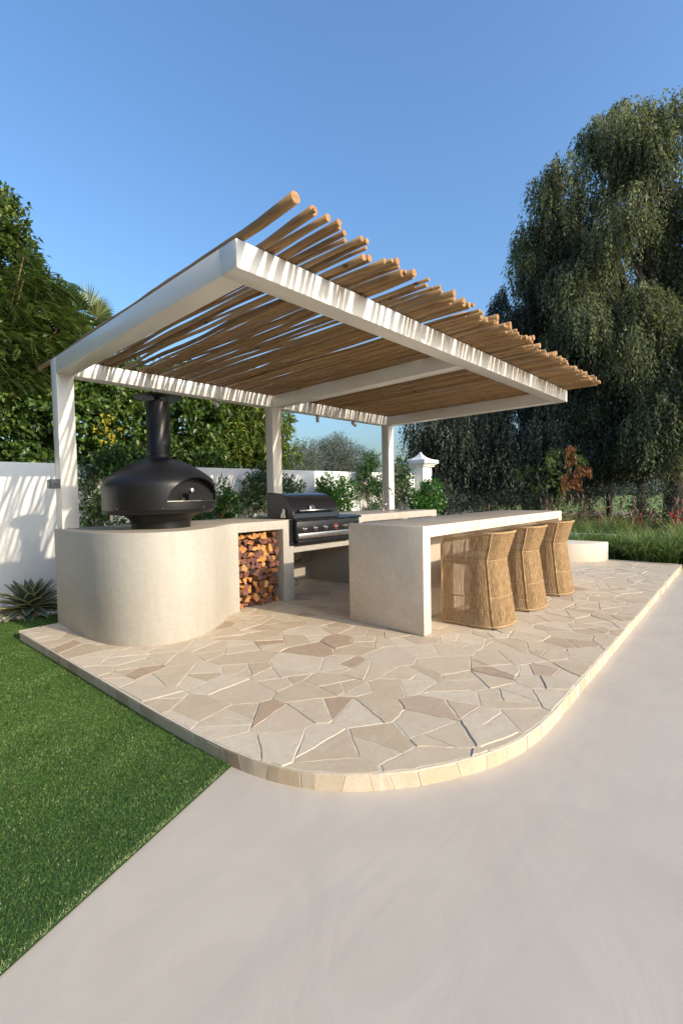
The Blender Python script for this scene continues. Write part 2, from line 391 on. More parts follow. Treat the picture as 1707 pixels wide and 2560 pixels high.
def leafcloud(name, P, D, L, W, m, parent=None, rnd=None, N=None, fold=.22, droop=0):
    """one folded two-triangle leaf per row"""
    n = len(P); D = unit(D)
    N = rdir(n) if N is None else N
    S = unit(np.cross(D, N)); Nn = np.cross(S, D)
    L = np.broadcast_to(np.asarray(L, float), (n,))[:, None]; W = np.broadcast_to(np.asarray(W, float), (n,))[:, None]
    mid = P + D * L * .42
    tip = P + D * L; tip[:, 2] -= droop * L[:, 0]
    V = np.stack([P, mid + S * W * .5 + Nn * W * fold, tip, mid - S * W * .5 + Nn * W * fold], 1)
    b = (np.arange(n) * 4)[:, None]
    F = np.concatenate([b + np.array([[0, 1, 2]]), b + np.array([[0, 2, 3]])])
    rnd = rng.random(n) if rnd is None else rnd
    return npmesh(name, V, F, m, parent, np.repeat(np.clip(rnd, 0, 1), 4))
def clump(P, scale, seed):
    r = np.random.default_rng(seed); f = np.zeros(len(P))
    for i in range(7):
        k = r.normal(size=3) * scale; f += np.sin(P @ k + r.random() * 6.3)
    return f / 2.6
def lobes_points(lobes, n, shell=.16, inner=0, seed=1, gap=-.5, gscale=2.0):
    lob = np.array(lobes); a = (lob[:, 3] * lob[:, 5]) + (lob[:, 3] * lob[:, 4]); a = a / a.sum()
    idx = rng.choice(len(lob), n, p=a); u = rdir(n)
    r = 1 - np.abs(rng.normal(0, shell, n)); k = rng.random(n) < inner; r[k] = rng.random(k.sum()) ** .5
    P = lob[idx, :3] + u * lob[idx, 3:6] * r[:, None]
    f = clump(P, gscale, seed)
    P = P + u * (f * .16)[:, None] * lob[idx, 3:4]
    keep = f > gap
    return P[keep], u[keep], f[keep]

# ------------------------------------------------------------------ ground
ZP = 0.14     # terrace level
GZ = 0.058    # pavement level: the terrace step is 8 cm
M_dirt = simple('dry_ground', (.27, .205, .135), .95, var=.35, vs=1.2, bs=.6, bscale=8)
M_farlawn = simple('far_lawn_green', (.17, .21, .025), .9, var=.18, vs=.15)
sheet('ground', [(-600, -600), (900, -600), (900, 900), (-600, 900)], -.03, M_dirt)
sheet('far_lawn', [(30, -60), (300, -200), (600, 300), (300, 500), (28, 70), (34, 30)], -.022, M_farlawn)
sheet('pavement', [(-9, -9), (9.6, -9), (9.6, 5.6), (-9, 5.6)], GZ, M_pave)
sheet('soil_bed', [(9.6, -7), (17, -7), (17, 8), (9.6, 8)], GZ - .006, M_soil)
sheet('wall_bed', [(1.9, 5.6), (9.6, 5.6), (9.6, 8), (1.9, 8)], GZ - .004, M_soil)

# turf
LINE0 = Vector((1.288, 1.935)); LINE1 = Vector((-2.6, .496))
M_turfbase = simple('turf_backing', (.035, .075, .018), .95, var=.4, vs=90)
turf_poly = [(1.22, 5.1), (LINE0.x, LINE0.y), (LINE1.x, LINE1.y), (-3.2, 7.6), (1.9, 7.6), (1.9, 5.1)]
lawn = sheet('lawn', turf_poly, GZ + .006, M_turfbase)
def turf():
    pts = []
    n = 1100000
    x = rng.uniform(-.75, 1.95, n); y = rng.uniform(1.2, 6.7, n)
    d = np.hypot(x, y)
    keep = rng.random(n) < np.clip(3.1 / d, .0, 1.0) ** 1.3
    x = x[keep]; y = y[keep]
    xl = 1.258 - (y - 2.02) * (1.258 - 1.148) / 3.15      # terrace foot
    ok = (x < xl) | (y > 5.26)
    ok &= y > 1.935 + (x - 1.288) * .370 + .008
    gy = 6.17 + np.where(x < 1.2, (1.2 - x) * -.05, -(x - 1.2) * .22) + .03 * np.sin(x * 9)
    ok &= y < gy
    # only what the camera could plausibly see, with margin
    ok &= (x * .677 - y * .7357) > -(x * .735 + y * .677) * .80
    x = x[ok]; y = y[ok]; n = len(x)
    P = np.stack([x, y, np.full(n, GZ + .004)], 1)
    a = rng.uniform(0, 2 * np.pi, n); lean = rng.uniform(.3, 1.5, n)
    cl = clump(P, 5, 3)
    D = np.stack([np.cos(a) * lean + .15, np.sin(a) * lean - .1, np.ones(n)], 1)
    L = rng.uniform(.008, .017, n)
    W = .0028 * np.clip(np.hypot(x, y) / 2.0, .9, 2.6)
    # edge strip: blades lean out and show the pale thatch
    D = unit(D); S = unit(np.cross(D, rdir(n)))
    V = np.stack([P + S * W[:, None] * .5, P - S * W[:, None] * .5, P + D * L[:, None]], 1)
    F = np.arange(n * 3).reshape(-1, 3)
    rnd = np.clip(rng.random(n) * .86 + cl * .07 + (rng.random(n) < .05) * .4, 0, 1)
    edge = (y - (1.935 + (x - 1.288) * .370)) < .03
    rnd = np.where(edge & (rng.random(n) < .6), .9 + .1 * rng.random(n), rnd)
    o = npmesh('lawn_grass', V, F, M_turf, None, np.repeat(rnd, 3)); tag(o, 'short dense green artificial turf beside the stone terrace', 'grass', kind='stuff')
    return n
NT = turf()

# ------------------------------------------------------------------ terrace with crazy paving
left = [(1.151, 5.22), (1.185, 3.96), (1.222, 2.6), (1.243, 2.2)]
arc = [(1.262, 1.99), (1.292, 1.80), (1.34, 1.645), (1.405, 1.50), (1.488, 1.385), (1.594, 1.272), (1.72, 1.168), (1.861, 1.082), (1.997, 1.012), (2.14, .955), (2.30, .917), (2.50, .895), (2.70, .893)]
right = [(3.43, .913), (4.67, .948), (6.46, .999), (9.30, 1.080)]
outline = left + arc + right + [(9.31, 3.6), (9.31, 5.30), (1.53, 5.30), (1.52, 5.22)]
terrace = thing('terrace', None, None); terrace['kind'] = 'structure'
del_keys = [k for k in ('label', 'category') if k in terrace.keys()]
bm = bmesh.new(); extrude_poly(bm, outline, -.02, ZP - .0044)
bmobj('mortar_bed', bm, M_mortar, terrace)

hull = left[:1] + [left[-1]] + arc + right[-1:] + [(9.31, 5.30), (1.151, 5.30)]
def inset_outline(d):
    # convex outline as half planes (a,b,c): a*x+b*y<=c
    P = [(1.151, 5.22), (1.243, 2.2)] + arc + [(9.30, 1.080), (9.31, 5.30), (1.151, 5.30)]
    H = []
    for i in range(len(P)):
        x0, y0 = P[i]; x1, y1 = P[(i + 1) % len(P)]
        dx, dy = x1 - x0, y1 - y0; l = math.hypot(dx, dy)
        if l < 1e-6: continue
        a, b = dy / l, -dx / l       # outward normal for ccw
        H.append((a, b, a * x0 + b * y0 - d))
    return H
def clip(poly, a, b, c):
    out = []
    for i in range(len(poly)):
        p = poly[i]; q = poly[(i + 1) % len(poly)]
        dp = a * p[0] + b * p[1] - c; dq = a * q[0] + b * q[1] - c
        if dp <= 0: out.append(p)
        if (dp < 0 < dq) or (dq < 0 < dp):
            t = dp / (dp - dq); out.append((p[0] + (q[0] - p[0]) * t, p[1] + (q[1] - p[1]) * t))
    return out
def area(p): return .5 * sum(p[i][0] * p[(i + 1) % len(p)][1] - p[(i + 1) % len(p)][0] * p[i][1] for i in range(len(p)))
def crazy():
    rr = random.Random(21)
    seeds = []
    x = 0.9
    step = .30
    nx = int((9.6 - .9) / step) + 1; ny = int((5.6 - .6) / step) + 1
    for i in range(nx):
        for j in range(ny):
            seeds.append((.9 + (i + .5 * (j % 2) + rr.uniform(-.46, .46)) * step, .6 + (j + rr.uniform(-.46, .46)) * step))
    H = inset_outline(.006)
    cells = []
    for s in seeds:
        if not (.95 < s[0] < 9.5 and .7 < s[1] < 5.5): continue
        poly = [(s[0] - 1, s[1] - 1), (s[0] + 1, s[1] - 1), (s[0] + 1, s[1] + 1), (s[0] - 1, s[1] + 1)]
        for t in seeds:
            dx, dy = t[0] - s[0], t[1] - s[1]; d2 = dx * dx + dy * dy
            if 0 < d2 < 1.2:
                poly = clip(poly, dx, dy, (t[0] ** 2 + t[1] ** 2 - s[0] ** 2 - s[1] ** 2) / 2)
                if len(poly) < 3: break
        for h in H:
            if len(poly) >= 3: poly = clip(poly, *h)
        if len(poly) >= 3: cells.append(poly)
    out = []
    def split(p, depth):
        A = abs(area(p))
        if depth < 3 and A > .035 and rr.random() < (.9 if A > .08 else .42):
            cx = sum(q[0] for q in p) / len(p); cy = sum(q[1] for q in p) / len(p)
            # cut roughly across the longest extent
            best = max(((p[i][0] - p[j][0]) ** 2 + (p[i][1] - p[j][1]) ** 2, i, j) for i in range(len(p)) for j in range(i))
            ang = math.atan2(p[best[1]][1] - p[best[2]][1], p[best[1]][0] - p[best[2]][0]) + rr.uniform(-.55, .55)
            a, b = math.cos(ang), math.sin(ang); c = a * (cx + rr.uniform(-.05, .05)) + b * (cy + rr.uniform(-.05, .05))
            p1 = clip(p, a, b, c); p2 = clip(p, -a, -b, -c)
            if len(p1) > 2 and len(p2) > 2: split(p1, depth + 1); split(p2, depth + 1); return
        if A > .0009: out.append(p)
    for c in cells: split(c, 0)
    return out
def covered(x, y):
    if 3.45 < x < 6.9 and 2.56 < y < 3.0: return True           # under the island
    if 1.5 < x < 2.95 and y > 4.25: return True
    if x > 4.85 and 4.3 < y: return True
    if 2.9 < x < 3.75 and y > 4.45: return True
    if y > 5.05: return x > 1.55
    return False
polys = crazy()
def stone_geo(p, rr):
    """inset, slightly wobbly-edged slab"""
    A = area(p)
    if A < 0: p = p[::-1]
    gap = rr.uniform(.0015, .0050)
    q = list(p)
    n = len(p)
    for i in range(n):
        x0, y0 = p[i]; x1, y1 = p[(i + 1) % n]; dx, dy = x1 - x0, y1 - y0; l = math.hypot(dx, dy)
        if l < 1e-5: continue
        a, b = dy / l, -dx / l; g = gap * rr.uniform(.5, 1.5)
        q = clip(q, a, b, a * x0 + b * y0 - g)
        if len(q) < 3: return None
    # merge near points, subdivide and wobble
    qq = [q[i] for i in range(len(q)) if math.hypot(q[i][0] - q[i - 1][0], q[i][1] - q[i - 1][1]) > .012]
    if len(qq) < 3: return None
    o = []
    for i in range(len(qq)):
        a0 = qq[i]; b0 = qq[(i + 1) % len(qq)]; l = math.hypot(b0[0] - a0[0], b0[1] - a0[1])
        k = max(1, min(6, int(l / .04)))
        for j in range(k):
            t = j / k; w = .0045 if j else .005
            o.append((a0[0] + (b0[0] - a0[0]) * t + rr.uniform(-w, w), a0[1] + (b0[1] - a0[1]) * t + rr.uniform(-w, w)))
    return o
def stone_mesh(o, zt, V, F, rr):
    n = len(o); b = len(V)
    cx = sum(p[0] for p in o) / n; cy = sum(p[1] for p in o) / n
    tx, ty = rr.uniform(-.003, .003), rr.uniform(-.003, .003)
    for p in o: V.append((p[0], p[1], ZP - .03))
    for p in o: V.append((p[0], p[1], zt - .0022 + (p[0] - cx) * tx + (p[1] - cy) * ty))
    for p in o:
        d = math.hypot(p[0] - cx, p[1] - cy); s = max(0, 1 - .004 / max(d, .01))
        V.append((cx + (p[0] - cx) * s, cy + (p[1] - cy) * s, zt + (p[0] - cx) * tx + (p[1] - cy) * ty))
    for i in range(n):
        j = (i + 1) % n
        F.append((b + i, b + j, b + n + j, b + n + i)); F.append((b + n + i, b + n + j, b + 2 * n + j, b + 2 * n + i))
    F.append(tuple(b + 2 * n + i for i in range(n)))
rr = random.Random(5)
vis = []
for p in polys:
    cx = sum(q[0] for q in p) / len(p); cy = sum(q[1] for q in p) / len(p)
    A = abs(area(p)); d = .735 * cx + .677 * cy
    if covered(cx, cy): A *= 1e-3
    vis.append((A / d ** 3, p, cx, cy))
vis.sort(key=lambda t: -t[0])
FARV, FARF = [], []; k = 0
for w, p, cx, cy in vis:
    o = stone_geo(p, rr)
    if not o: continue
    zt = ZP - .0024 + max(-.0008, min(.003, rr.gauss(0, .0010))) + (rr.random() < .12) * .0022
    if k < 299:
        V, F = [], []; stone_mesh(o, zt, V, F, rr)
        ob = pyobj('stone', V, F, M_stone, terrace, off=(cx, cy, 0)); ob.location = (cx, cy, 0)
        k += 1
    else:
        stone_mesh(o, zt, FARV, FARF, rr)
        FARF_tone = None
if FARF:
    ob = pyobj('paving_stones', FARV, FARF, M_stone, terrace); ob['kind'] = 'stuff'
# kerb face stones
kerb_path = left + arc + right
def kerb():
    pts = [Vector((x, y)) for x, y in kerb_path]
    seg = [(pts[i + 1] - pts[i]).length for i in range(len(pts) - 1)]; T = sum(seg)
    def at(s):
        for i, l in enumerate(seg):
            if s <= l or i == len(seg) - 1:
                t = (pts[i + 1] - pts[i]).normalized(); return pts[i] + t * s, t
            s -= l
    s = .01; r2 = random.Random(9); sl = .0
    while s < T - .05:
        w = r2.uniform(.06, .21); e = min(s + w, T - .01)
        tl = sl; sl = r2.uniform(-.03, .03)
        V = []; F = []; m = max(1, int((e - s) / .05))
        pr = r2.uniform(.0008, .0028); zt = ZP - .010 - r2.uniform(0, .007); zb = GZ - .004
        for j in range(m + 1):
            for kk, (z, off) in enumerate(((zb, tl * 0), (zt, 0))):
                f = j / m; sh = (tl * (1 - f) + sl * f) * (z - zb) / .08
                ss = s + .002 + (e - s - .004) * f + sh
                c, t = at(min(max(ss, 0), T)); n = Vector((-t.y, t.x)) * -1
                n = Vector((t.y, -t.x))
                V.append((c.x + n.x * pr, c.y + n.y * pr, z)); V.append((c.x - n.x * .02, c.y - n.y * .02, z))
        for j in range(m):
            a = j * 4; b = a + 4
            F += [(a, b, b + 2, a + 2), (a + 2, b + 2, b + 3, a + 3), (a + 1, a + 3, b + 3, b + 1)]
        F += [(0, 2, 3, 1), (m * 4, m * 4 + 1, m * 4 + 3, m * 4 + 2)]
        cc, _ = at((s + e) / 2)
        ob = pyobj('edge_stone', V, F, M_stone, terrace, off=(cc.x, cc.y, 0)); ob.location = (cc.x, cc.y, 0)
        s = e + r2.uniform(.002, .006)
kerb()

# ------------------------------------------------------------------ boundary wall
def wy(x): return 7.24 - .050 * (x - 1.4)
bm = bmesh.new(); extrude_poly(bm, [(-6, wy(-6)), (10.25, wy(10.25)), (10.25, wy(10.25) + .2), (-6, wy(-6) + .2)], -.05, 1.88)
w = bmobj('boundary_wall', bm, M_wall); bevel_mesh(w, .006)
tag(w, 'white rendered boundary wall running behind the outdoor kitchen', 'wall')
# gate pillar
px, py = 10.42, wy(10.3) - .02
pil = thing('gate_pillar', 'white square pillar with stepped pagoda-shaped cap at the end of the wall', 'pillar', (px, py, 0))
ps = .21
boxobj('shaft', -ps, ps, -ps, ps, -.02, 2.05, M_wall, pil, .006)
boxobj('moulding', -ps - .05, ps + .05, -ps - .05, ps + .05, 2.05, 2.095, M_wall, pil, .006)
boxobj('moulding', -ps - .085, ps + .085, -ps - .085, ps + .085, 2.097, 2.13, M_wall, pil, .006)
boxobj('cap_slab', -ps - .13, ps + .13, -ps - .13, ps + .13, 2.132, 2.225, M_wall, pil, .006)
V = []; F = []
prof = [(ps + .125, 2.226), (ps + .08, 2.235), (.20, 2.26), (.13, 2.295), (.085, 2.335), (.05, 2.375), (.028, 2.40), (.032, 2.412), (.028, 2.426), (.012, 2.434)]
for r_, z in prof:
    V += [(-r_, -r_, z), (r_, -r_, z), (r_, r_, z), (-r_, r_, z)]
for i in range(len(prof) - 1):
    for k in range(4): F.append((i * 4 + k, i * 4 + (k + 1) % 4, (i + 1) * 4 + (k + 1) % 4, (i + 1) * 4 + k))
F.append(tuple((len(prof) - 1) * 4 + k for k in range(4)))
pyobj('cap_roof', V, F, M_wall, pil)

# ------------------------------------------------------------------ kitchen counter
def arcpts(cx, cy, r_, a0, a1, n): return [(cx + r_ * math.cos(R(a0 + (a1 - a0) * i / n)), cy + r_ * math.sin(R(a0 + (a1 - a0) * i / n))) for i in range(n + 1)]
import itertools
def catmull(P, m):
    out = []
    for i in range(1, len(P) - 2):
        p0, p1, p2, p3 = [Vector(p) for p in P[i - 1:i + 3]]
        for j in range(m):
            t = j / m
            out.append(tuple(.5 * ((2 * p1) + (-p0 + p2) * t + (2 * p0 - 5 * p1 + 4 * p2 - p3) * t * t + (-p0 + 3 * p1 - 3 * p2 + p3) * t ** 3)))
    out.append(tuple(P[-2])); return out
curve = catmull([(1.495, 4.9), (1.495, 4.52), (1.52, 4.24), (1.60, 4.01), (1.735, 3.84), (1.89, 3.755), (2.06, 3.735), (2.24, 3.785), (2.40, 3.875), (2.55, 3.99), (2.70, 4.11), (2.82, 4.185), (2.92, 4.213), (3.1, 4.215)], 5)
curve = curve[:-1] + [(2.925, 4.215)]
plan = [(1.495, 5.24)] + curve + [(6.975, 4.225), (6.975, 5.295), (1.495, 5.295)]
bm = bmesh.new(); extrude_poly(bm, plan, ZP - .02, 1.09)
counter = thing('kitchen_counter', 'curved beige microcement outdoor kitchen counter with firewood niche', 'counter', (0, 0, 0))
co_ = bmobj('counter_body', bm, M_conc, counter)
def worktop(o):
    o.data.materials.append(M_top)
    for p in o.data.polygons:
        if p.normal.z > .97 and p.center.z > 1.085: p.material_index = 1
def cutter(x0, x1, y0, y1, z0, z1):
    b = bmesh.new(); bx(b, x0, x1, y0, y1, z0, z1); return bmobj('cut', b, M_conc)
bpy.context.view_layer.update()
boolean(co_, [cutter(2.935, 3.56, 3.9, 4.80, ZP - .1, .985), cutter(3.72, 4.82, 3.9, 5.08, ZP - .1, .69),
              cutter(3.70, 4.86, 3.9, 4.95, .775, 1.2),
              cutter(5.02, 5.99, 3.9, 4.34, .25, .988), cutter(6.13, 6.84, 3.9, 4.34, .25, .988),
              cutter(6.36, 6.78, 4.52, 4.86, .93, 1.2)])
bevel_mesh(co_, .006, 2, 40); worktop(co_)
for p in ((5.024, 5.986), (6.134, 6.836)):
    b_ = boxobj('cabinet_door', p[0], p[1], 4.262, 4.282, .26, .955, M_table, counter, .002)
# sink
sk = thing('sink', 'small inset steel sink basin in the far end of the counter', 'sink', (6.57, 4.69, .94))
bm = bmesh.new()
bx(bm, -.205, .205, -.165, .165, -.005, .005); bx(bm, -.205, -.2, -.165, .165, .006, .152); bx(bm, .2, .205, -.165, .165, .006, .152); bx(bm, -.199, .199, -.165, -.16, .006, .152); bx(bm, -.199, .199, .16, .165, .006, .152)
bmobj('basin', bm, M_steel, sk)
bm = bmesh.new(); bx(bm, -.225, -.207, -.185, .185, .1515, .1545); bx(bm, .207, .225, -.185, .185, .1515, .1545); bx(bm, -.206, .206, -.185, -.167, .1515, .1545); bx(bm, -.206, .206, .167, .185, .1515, .1545)
bmobj('rim', bm, M_steel, sk)
# faucet
fx, fy = 6.40, 4.93
fa = thing('faucet', 'brushed steel gooseneck tap on the far counter', 'tap', (fx, fy, 1.09))
path = [(0, 0, .0), (0, 0, .30)] + [(.0 + .02 * (1 - math.cos(a)), -.085 * (1 - math.cos(a)), .30 + .085 * math.sin(a)) for a in [math.pi * i / 10 for i in range(1, 11)]] + [(.04, -.17, .265)]
tubeobj('spout', path, .0125, M_steel, fa, 10)
lathe('base', [(.024, .0), (.024, .035), (.02, .04)], M_steel, fa, 16)
tubeobj('handle', [(.0, 0, .10), (.045, -.03, .105), (.09, -.045, .12)], [.012, .012, .006], M_steel, fa, 8)

# ------------------------------------------------------------------ island table
isl = thing('island_table', 'long beige microcement bar island with waterfall ends', 'table', (0, 0, 0))
b = boxobj('table_body', 3.408, 6.966, 2.20, 3.055, ZP, 1.09, M_table, isl)
bpy.context.view_layer.update()
boolean(b, [cutter(3.524, 6.85, 2.0, 2.50, ZP - .1, .988)])
bevel_mesh(b, .005, 2, 40); worktop(b)

# curved bench at the far end
bc = (9.17, 2.93)
cp = [(bc[0] + .81 * math.cos(R(a)), bc[1] + .81 * math.sin(R(a))) for a in range(270, 89, -5)]
bm = bmesh.new(); extrude_poly(bm, cp, ZP, .46)
bn = bmobj('curved_bench', bm, M_table); bevel_mesh(bn, .006, 2, 40)
tag(bn, 'low half-round microcement bench against the ornamental grasses', 'bench')
# small white kerb in the planting
k_ = boxobj('planter_edge', -.06, .06, -9, 2.4, -.03, .36, M_wall, None, .004); k_.location = (11.85, 1.5, 0)
tag(k_, 'low white edging wall half hidden among the grass tussocks', 'edging wall')

# ------------------------------------------------------------------ pergola
perg = thing('pergola', 'white steel pergola with a roof of rough eucalyptus poles', 'pergola', (0, 0, 0))
PX0, PX1, PY0, PY1, PZ0, PZ1, PW = 1.525, 6.985, 2.136, 5.29, 2.61, 2.766, .155
# front beam mitred visually by butting the end beams behind it
def beam(name, *a): boxobj(name, *a, M_white, perg, .004, 2)
beam('front_beam', PX0, PX1 + .03, PY0, PY0 + PW, PZ0, PZ1)
beam('back_beam', PX0 + PW + .0, PX1 + .03 - PW, PY1 - PW, PY1, PZ0, PZ1)
beam('end_beam', PX0, PX0 + PW, PY0 + PW, PY1 - PW - .0, PZ0, PZ1)
beam('end_beam', PX1 + .03 - PW, PX1 + .03, PY0 + PW, PY1 - PW, PZ0, PZ1)
beam('cross_beam', 4.19, 4.19 + PW, PY0 + PW, PY1 - PW, PZ0, PZ1 - .001)
for x in (PX0, 4.19, PX1 + .03 - PW):
    top = PZ1 if x != 4.19 else PZ0
    beam('post', x, x + PW, PY1 - PW + .0, PY1, 1.0905, top)
# bolts on beam ends
for x, y, z in [(1.5245, 5.02, 2.645), (1.5245, 5.02, 2.72), (1.5245, 4.70, 2.645), (1.5245, 4.70, 2.72)]:
    tubeobj('bolt', [(x + .003, y, z), (x - .0015, y, z)], .004, M_grey, perg, 8)
for y in (5.06, 4.60):
    for z in (2.65, 2.72):
        tubeobj('bolt', [(4.193, y, z), (4.1885, y, z)], .004, M_grey, perg, 8)
        tubeobj('bolt', [(6.863, y, z), (6.8585, y, z)], .004, M_grey, perg, 8)

def poles():
    r3 = random.Random(33)
    x = 1.572; i = 0; prev = None
    while x < 7.0:
        rf = r3.choice([.014, .018, .022, .017, .024, .013]) + r3.uniform(-.002, .002)
        if i == 0: rf = .028
        rb = rf * r3.uniform(.62, .85)
        if r3.random() < .3 and i: rf, rb = rb * 1.05, rf
        y0 = 1.71 + r3.uniform(-.035, .05) + (r3.random() < .12) * .07; y1 = 5.80 + r3.uniform(-.06, .08)
        ns = 30; A1, A2 = r3.uniform(.006, .024 if x < 3.4 else .016), r3.uniform(.002, .009); p1, p2 = r3.uniform(0, 6.3), r3.uniform(0, 6.3); f1 = r3.uniform(1.0, 2.2); f2 = r3.uniform(3.5, 6)
        if i == 0: A1, A2 = .004, .002
        slope = r3.uniform(-.012, .012); kk = r3.uniform(1.8, 5.2); ka = r3.uniform(-.02, .02)
        lift = r3.random() < .16 and i > 0 and x > 1.7
        zb = PZ1 + .0 + (rf * 1.25 if lift else 0)
        path = []; rad = []
        for j in range(ns + 1):
            t = j / ns; y = y0 + (y1 - y0) * t
            dx = A1 * math.sin(y * f1 + p1) + A2 * math.sin(y * f2 + p2) + slope * (y - 3.5) + ka * math.exp(-((y - kk) / .35) ** 2)
            if j == 0: pass
            rd = (rf + (rb - rf) * t) * (1 + .07 * math.sin(y * 5 + p2) + r3.uniform(-.035, .035))
            sag = .010 * math.sin(y * 1.9 + p2) + (.05 * max(0, 2.15 - y) if i == 0 else 0)
            path.append(Vector((x + dx, y, zb + rd + abs(sag)))); rad.append(rd)
        V, F = tube_data(path, rad, 10)
        mi = [0] * (len(F) - 2) + [1, 1]
        # bevelled cut: faces flat; only side is smooth
        o = pyobj('roof_pole', V, F, [M_pole, M_cut], perg, mi, off=(x, 3.7, PZ1)); o.location = (x, 3.7, PZ1)
        sm = [True] * (len(F) - 2) + [False, False]; o.data.polygons.foreach_set('use_smooth', sm)
        rmean = (rf + rb) / 2
        if i == 0: step = .112
        else:
            g = r3.choice([-.010, -.007, -.005, -.003, -.001, .003]) if x > 3.0 else r3.choice([-.002, .002, .006, .012, .022, .030])
            if r3.random() < .05: g += .014
            step = 2 * rmean * (.62 if lift else 1.0) + g + .004
        x += step; i += 1
    return i
NP = poles()

# spotlights hung under the back beam, seen above the counter
def spot(x, aim, lab):
    t = thing('spotlight', lab, 'spotlight', (x, 5.21, PZ0), 0, 'spotlights under the back beam')
    tubeobj('stem', [(0, 0, 0), (0, 0, -.028)], [.02, .008], M_bronze, t, 12)
    a = Vector(aim).normalized(); c = Vector((0, 0, -.045))
    tubeobj('lamp_head', [c - a * .035, c - a * .03, c + a * .055, c + a * .06], [.02, .026, .026, .024], M_bronze, t, 16)
spot(3.335, (.55, -.2, -.6), 'small champagne spotlight nearest the oven chimney under the back beam')
spot(5.147, (.02, -.05, -1), 'small champagne spotlight pointing straight down under the back beam')
spot(5.99, (.75, -.2, -.55), 'small champagne spotlight tilted right, nearest the far post')

# weatherproof box on the corner post
sb = thing('outdoor_socket', 'dark grey weatherproof box fixed to the side of the corner post', 'electrical box', (1.525, 5.19, 1.535))
boxobj('housing', -.085, -.001, -.05, .05, -.045, .045, M_grey, sb, .008, 2)
boxobj('cover', -.092, -.0865, -.042, .042, -.038, .038, M_grey, sb, .002)
tubeobj('knob', [(-.04, -.0505, .0), (-.04, -.058, .0)], .014, M_grey, sb, 14)

# ------------------------------------------------------------------ pizza oven
oc = (2.17, 4.388)
oven = thing('pizza_oven', 'matt black domed wood-fired oven with chimney standing on the rounded counter', 'oven', (oc[0], oc[1], 1.0905))
fd = Vector((.268, -.963, 0)).normalized(); fs = Vector((-fd.y, fd.x, 0))   # facing and side
Zo = 1.09
oven.scale = (.925, .925, 1)
lathe('foot', [(.290, .0005), (.293, .045), (.302, .07), (.322, .095), (.352, .117), (.392, .131), (.44, .138), (.496, .1385)], M_black, oven, 96, smooth=25)
body = lathe('oven_body', [(.497, .14), (.520, .148), (.538, .168), (.546, .176), (.557, .178), (.558, .182), (.558, .30), (.558, .385), (.553, .415), (.542, .442), (.523, .467), (.495, .492), (.458, .520),
                           (.410, .551), (.355, .582), (.295, .611), (.235, .636), (.185, .652), (.150, .660), (.128, .6635)], M_black, oven, 128, smooth=25)
body.parent = None
# arch cutter
V = []; half = .325; zb_ = .255; ht = .215; na = 28
ring = [(-half, zb_), (half, zb_)] + [(half * math.cos(math.pi * i / na), zb_ + ht * math.sin(math.pi * i / na) ** .9) for i in range(1, na)]
def o3(u, d, z): return Vector((fs.x * u + fd.x * d, fs.y * u + fd.y * d, z))
n_ = len(ring)
V = [o3(u, .40, z) for u, z in ring] + [o3(u, .80, z) for u, z in ring]
F = [tuple(range(n_))[::-1], tuple(range(n_, 2 * n_))] + [(i, (i + 1) % n_, n_ + (i + 1) % n_, n_ + i) for i in range(n_)]
cut = pyobj('cut', V, F, M_black)
b2 = bmesh.new(); b2.from_mesh(cut.data); bmesh.ops.recalc_face_normals(b2, faces=b2.faces); b2.to_mesh(cut.data); b2.free()
bpy.context.view_layer.update(); boolean(body, [cut]); body.parent = oven
body.data.polygons.foreach_set('use_smooth', [True] * len(body.data.polygons)); body.data.set_sharp_from_angle(angle=R(28))
lathe('chimney', [(.130, .664), (.1255, .668), (.120, .68), (.117, .712), (.1175, .713), (.116, .716), (.116, 1.21), (.113, 1.212), (.108, 1.212), (.107, 1.15)], M_black, oven, 48)
lathe('cowl', [(.238, 1.252), (.240, 1.258), (.16, 1.272), (.05, 1.283), (.01, 1.285)], M_black, oven, 64)
lathe('cowl_support', [(.028, 1.12), (.028, 1.25)], M_black2, oven, 16)
for a in (20, 140, 260):
    tubeobj('cowl_strut', [(.105 * math.cos(R(a)), .105 * math.sin(R(a)), 1.20), (.15 * math.cos(R(a)), .15 * math.sin(R(a)), 1.254)], .003, M_black2, oven, 6)
# door with handle shelf and dial
door_ring = [(u * .985, zb_ + .004 + (z - zb_) * .98) for u, z in ring]
V = [o3(u, .403, z) for u, z in door_ring] + [o3(u, .418, z) for u, z in door_ring]
door = pyobj('oven_door', V, F, M_black, oven)
V = [o3(u, d, z) for u, d, z in [(-.10, .42, .262), (.24, .42, .262), (.24, .50, .262), (-.10, .50, .262), (-.10, .42, .325), (.24, .42, .325), (.24, .50, .325), (-.10, .50, .325)]]
pyobj('door_shelf', V, [(0, 3, 2, 1), (4, 5, 6, 7), (0, 1, 5, 4), (1, 2, 6, 5), (2, 3, 7, 6), (3, 0, 4, 7)], M_black, door)
V = [o3(u, d, z) for u, d, z in [(-.155, .42, .262), (-.11, .42, .262), (-.11, .46, .262), (-.155, .46, .262), (-.155, .42, .285), (-.11, .42, .285), (-.11, .46, .285), (-.155, .46, .285)]]
pyobj('door_foot', V, [(0, 3, 2, 1), (4, 5, 6, 7), (0, 1, 5, 4), (1, 2, 6, 5), (2, 3, 7, 6), (3, 0, 4, 7)], M_dark, door)
dial = tubeobj('thermometer', [o3(.02, .419, .352), o3(.02, .444, .352), o3(.02, .448, .352)], [.033, .033, .029], M_chrome, door, 24)
V = [o3(u, d, z) for u, d, z in [(-.33, .405, .2535), (.33, .405, .2535), (.33, .455, .2535), (.2, .53, .2535), (0, .566, .2535), (-.2, .53, .2535), (-.33, .455, .2535)]]
V2 = [v + Vector((0, 0, .005)) for v in V]
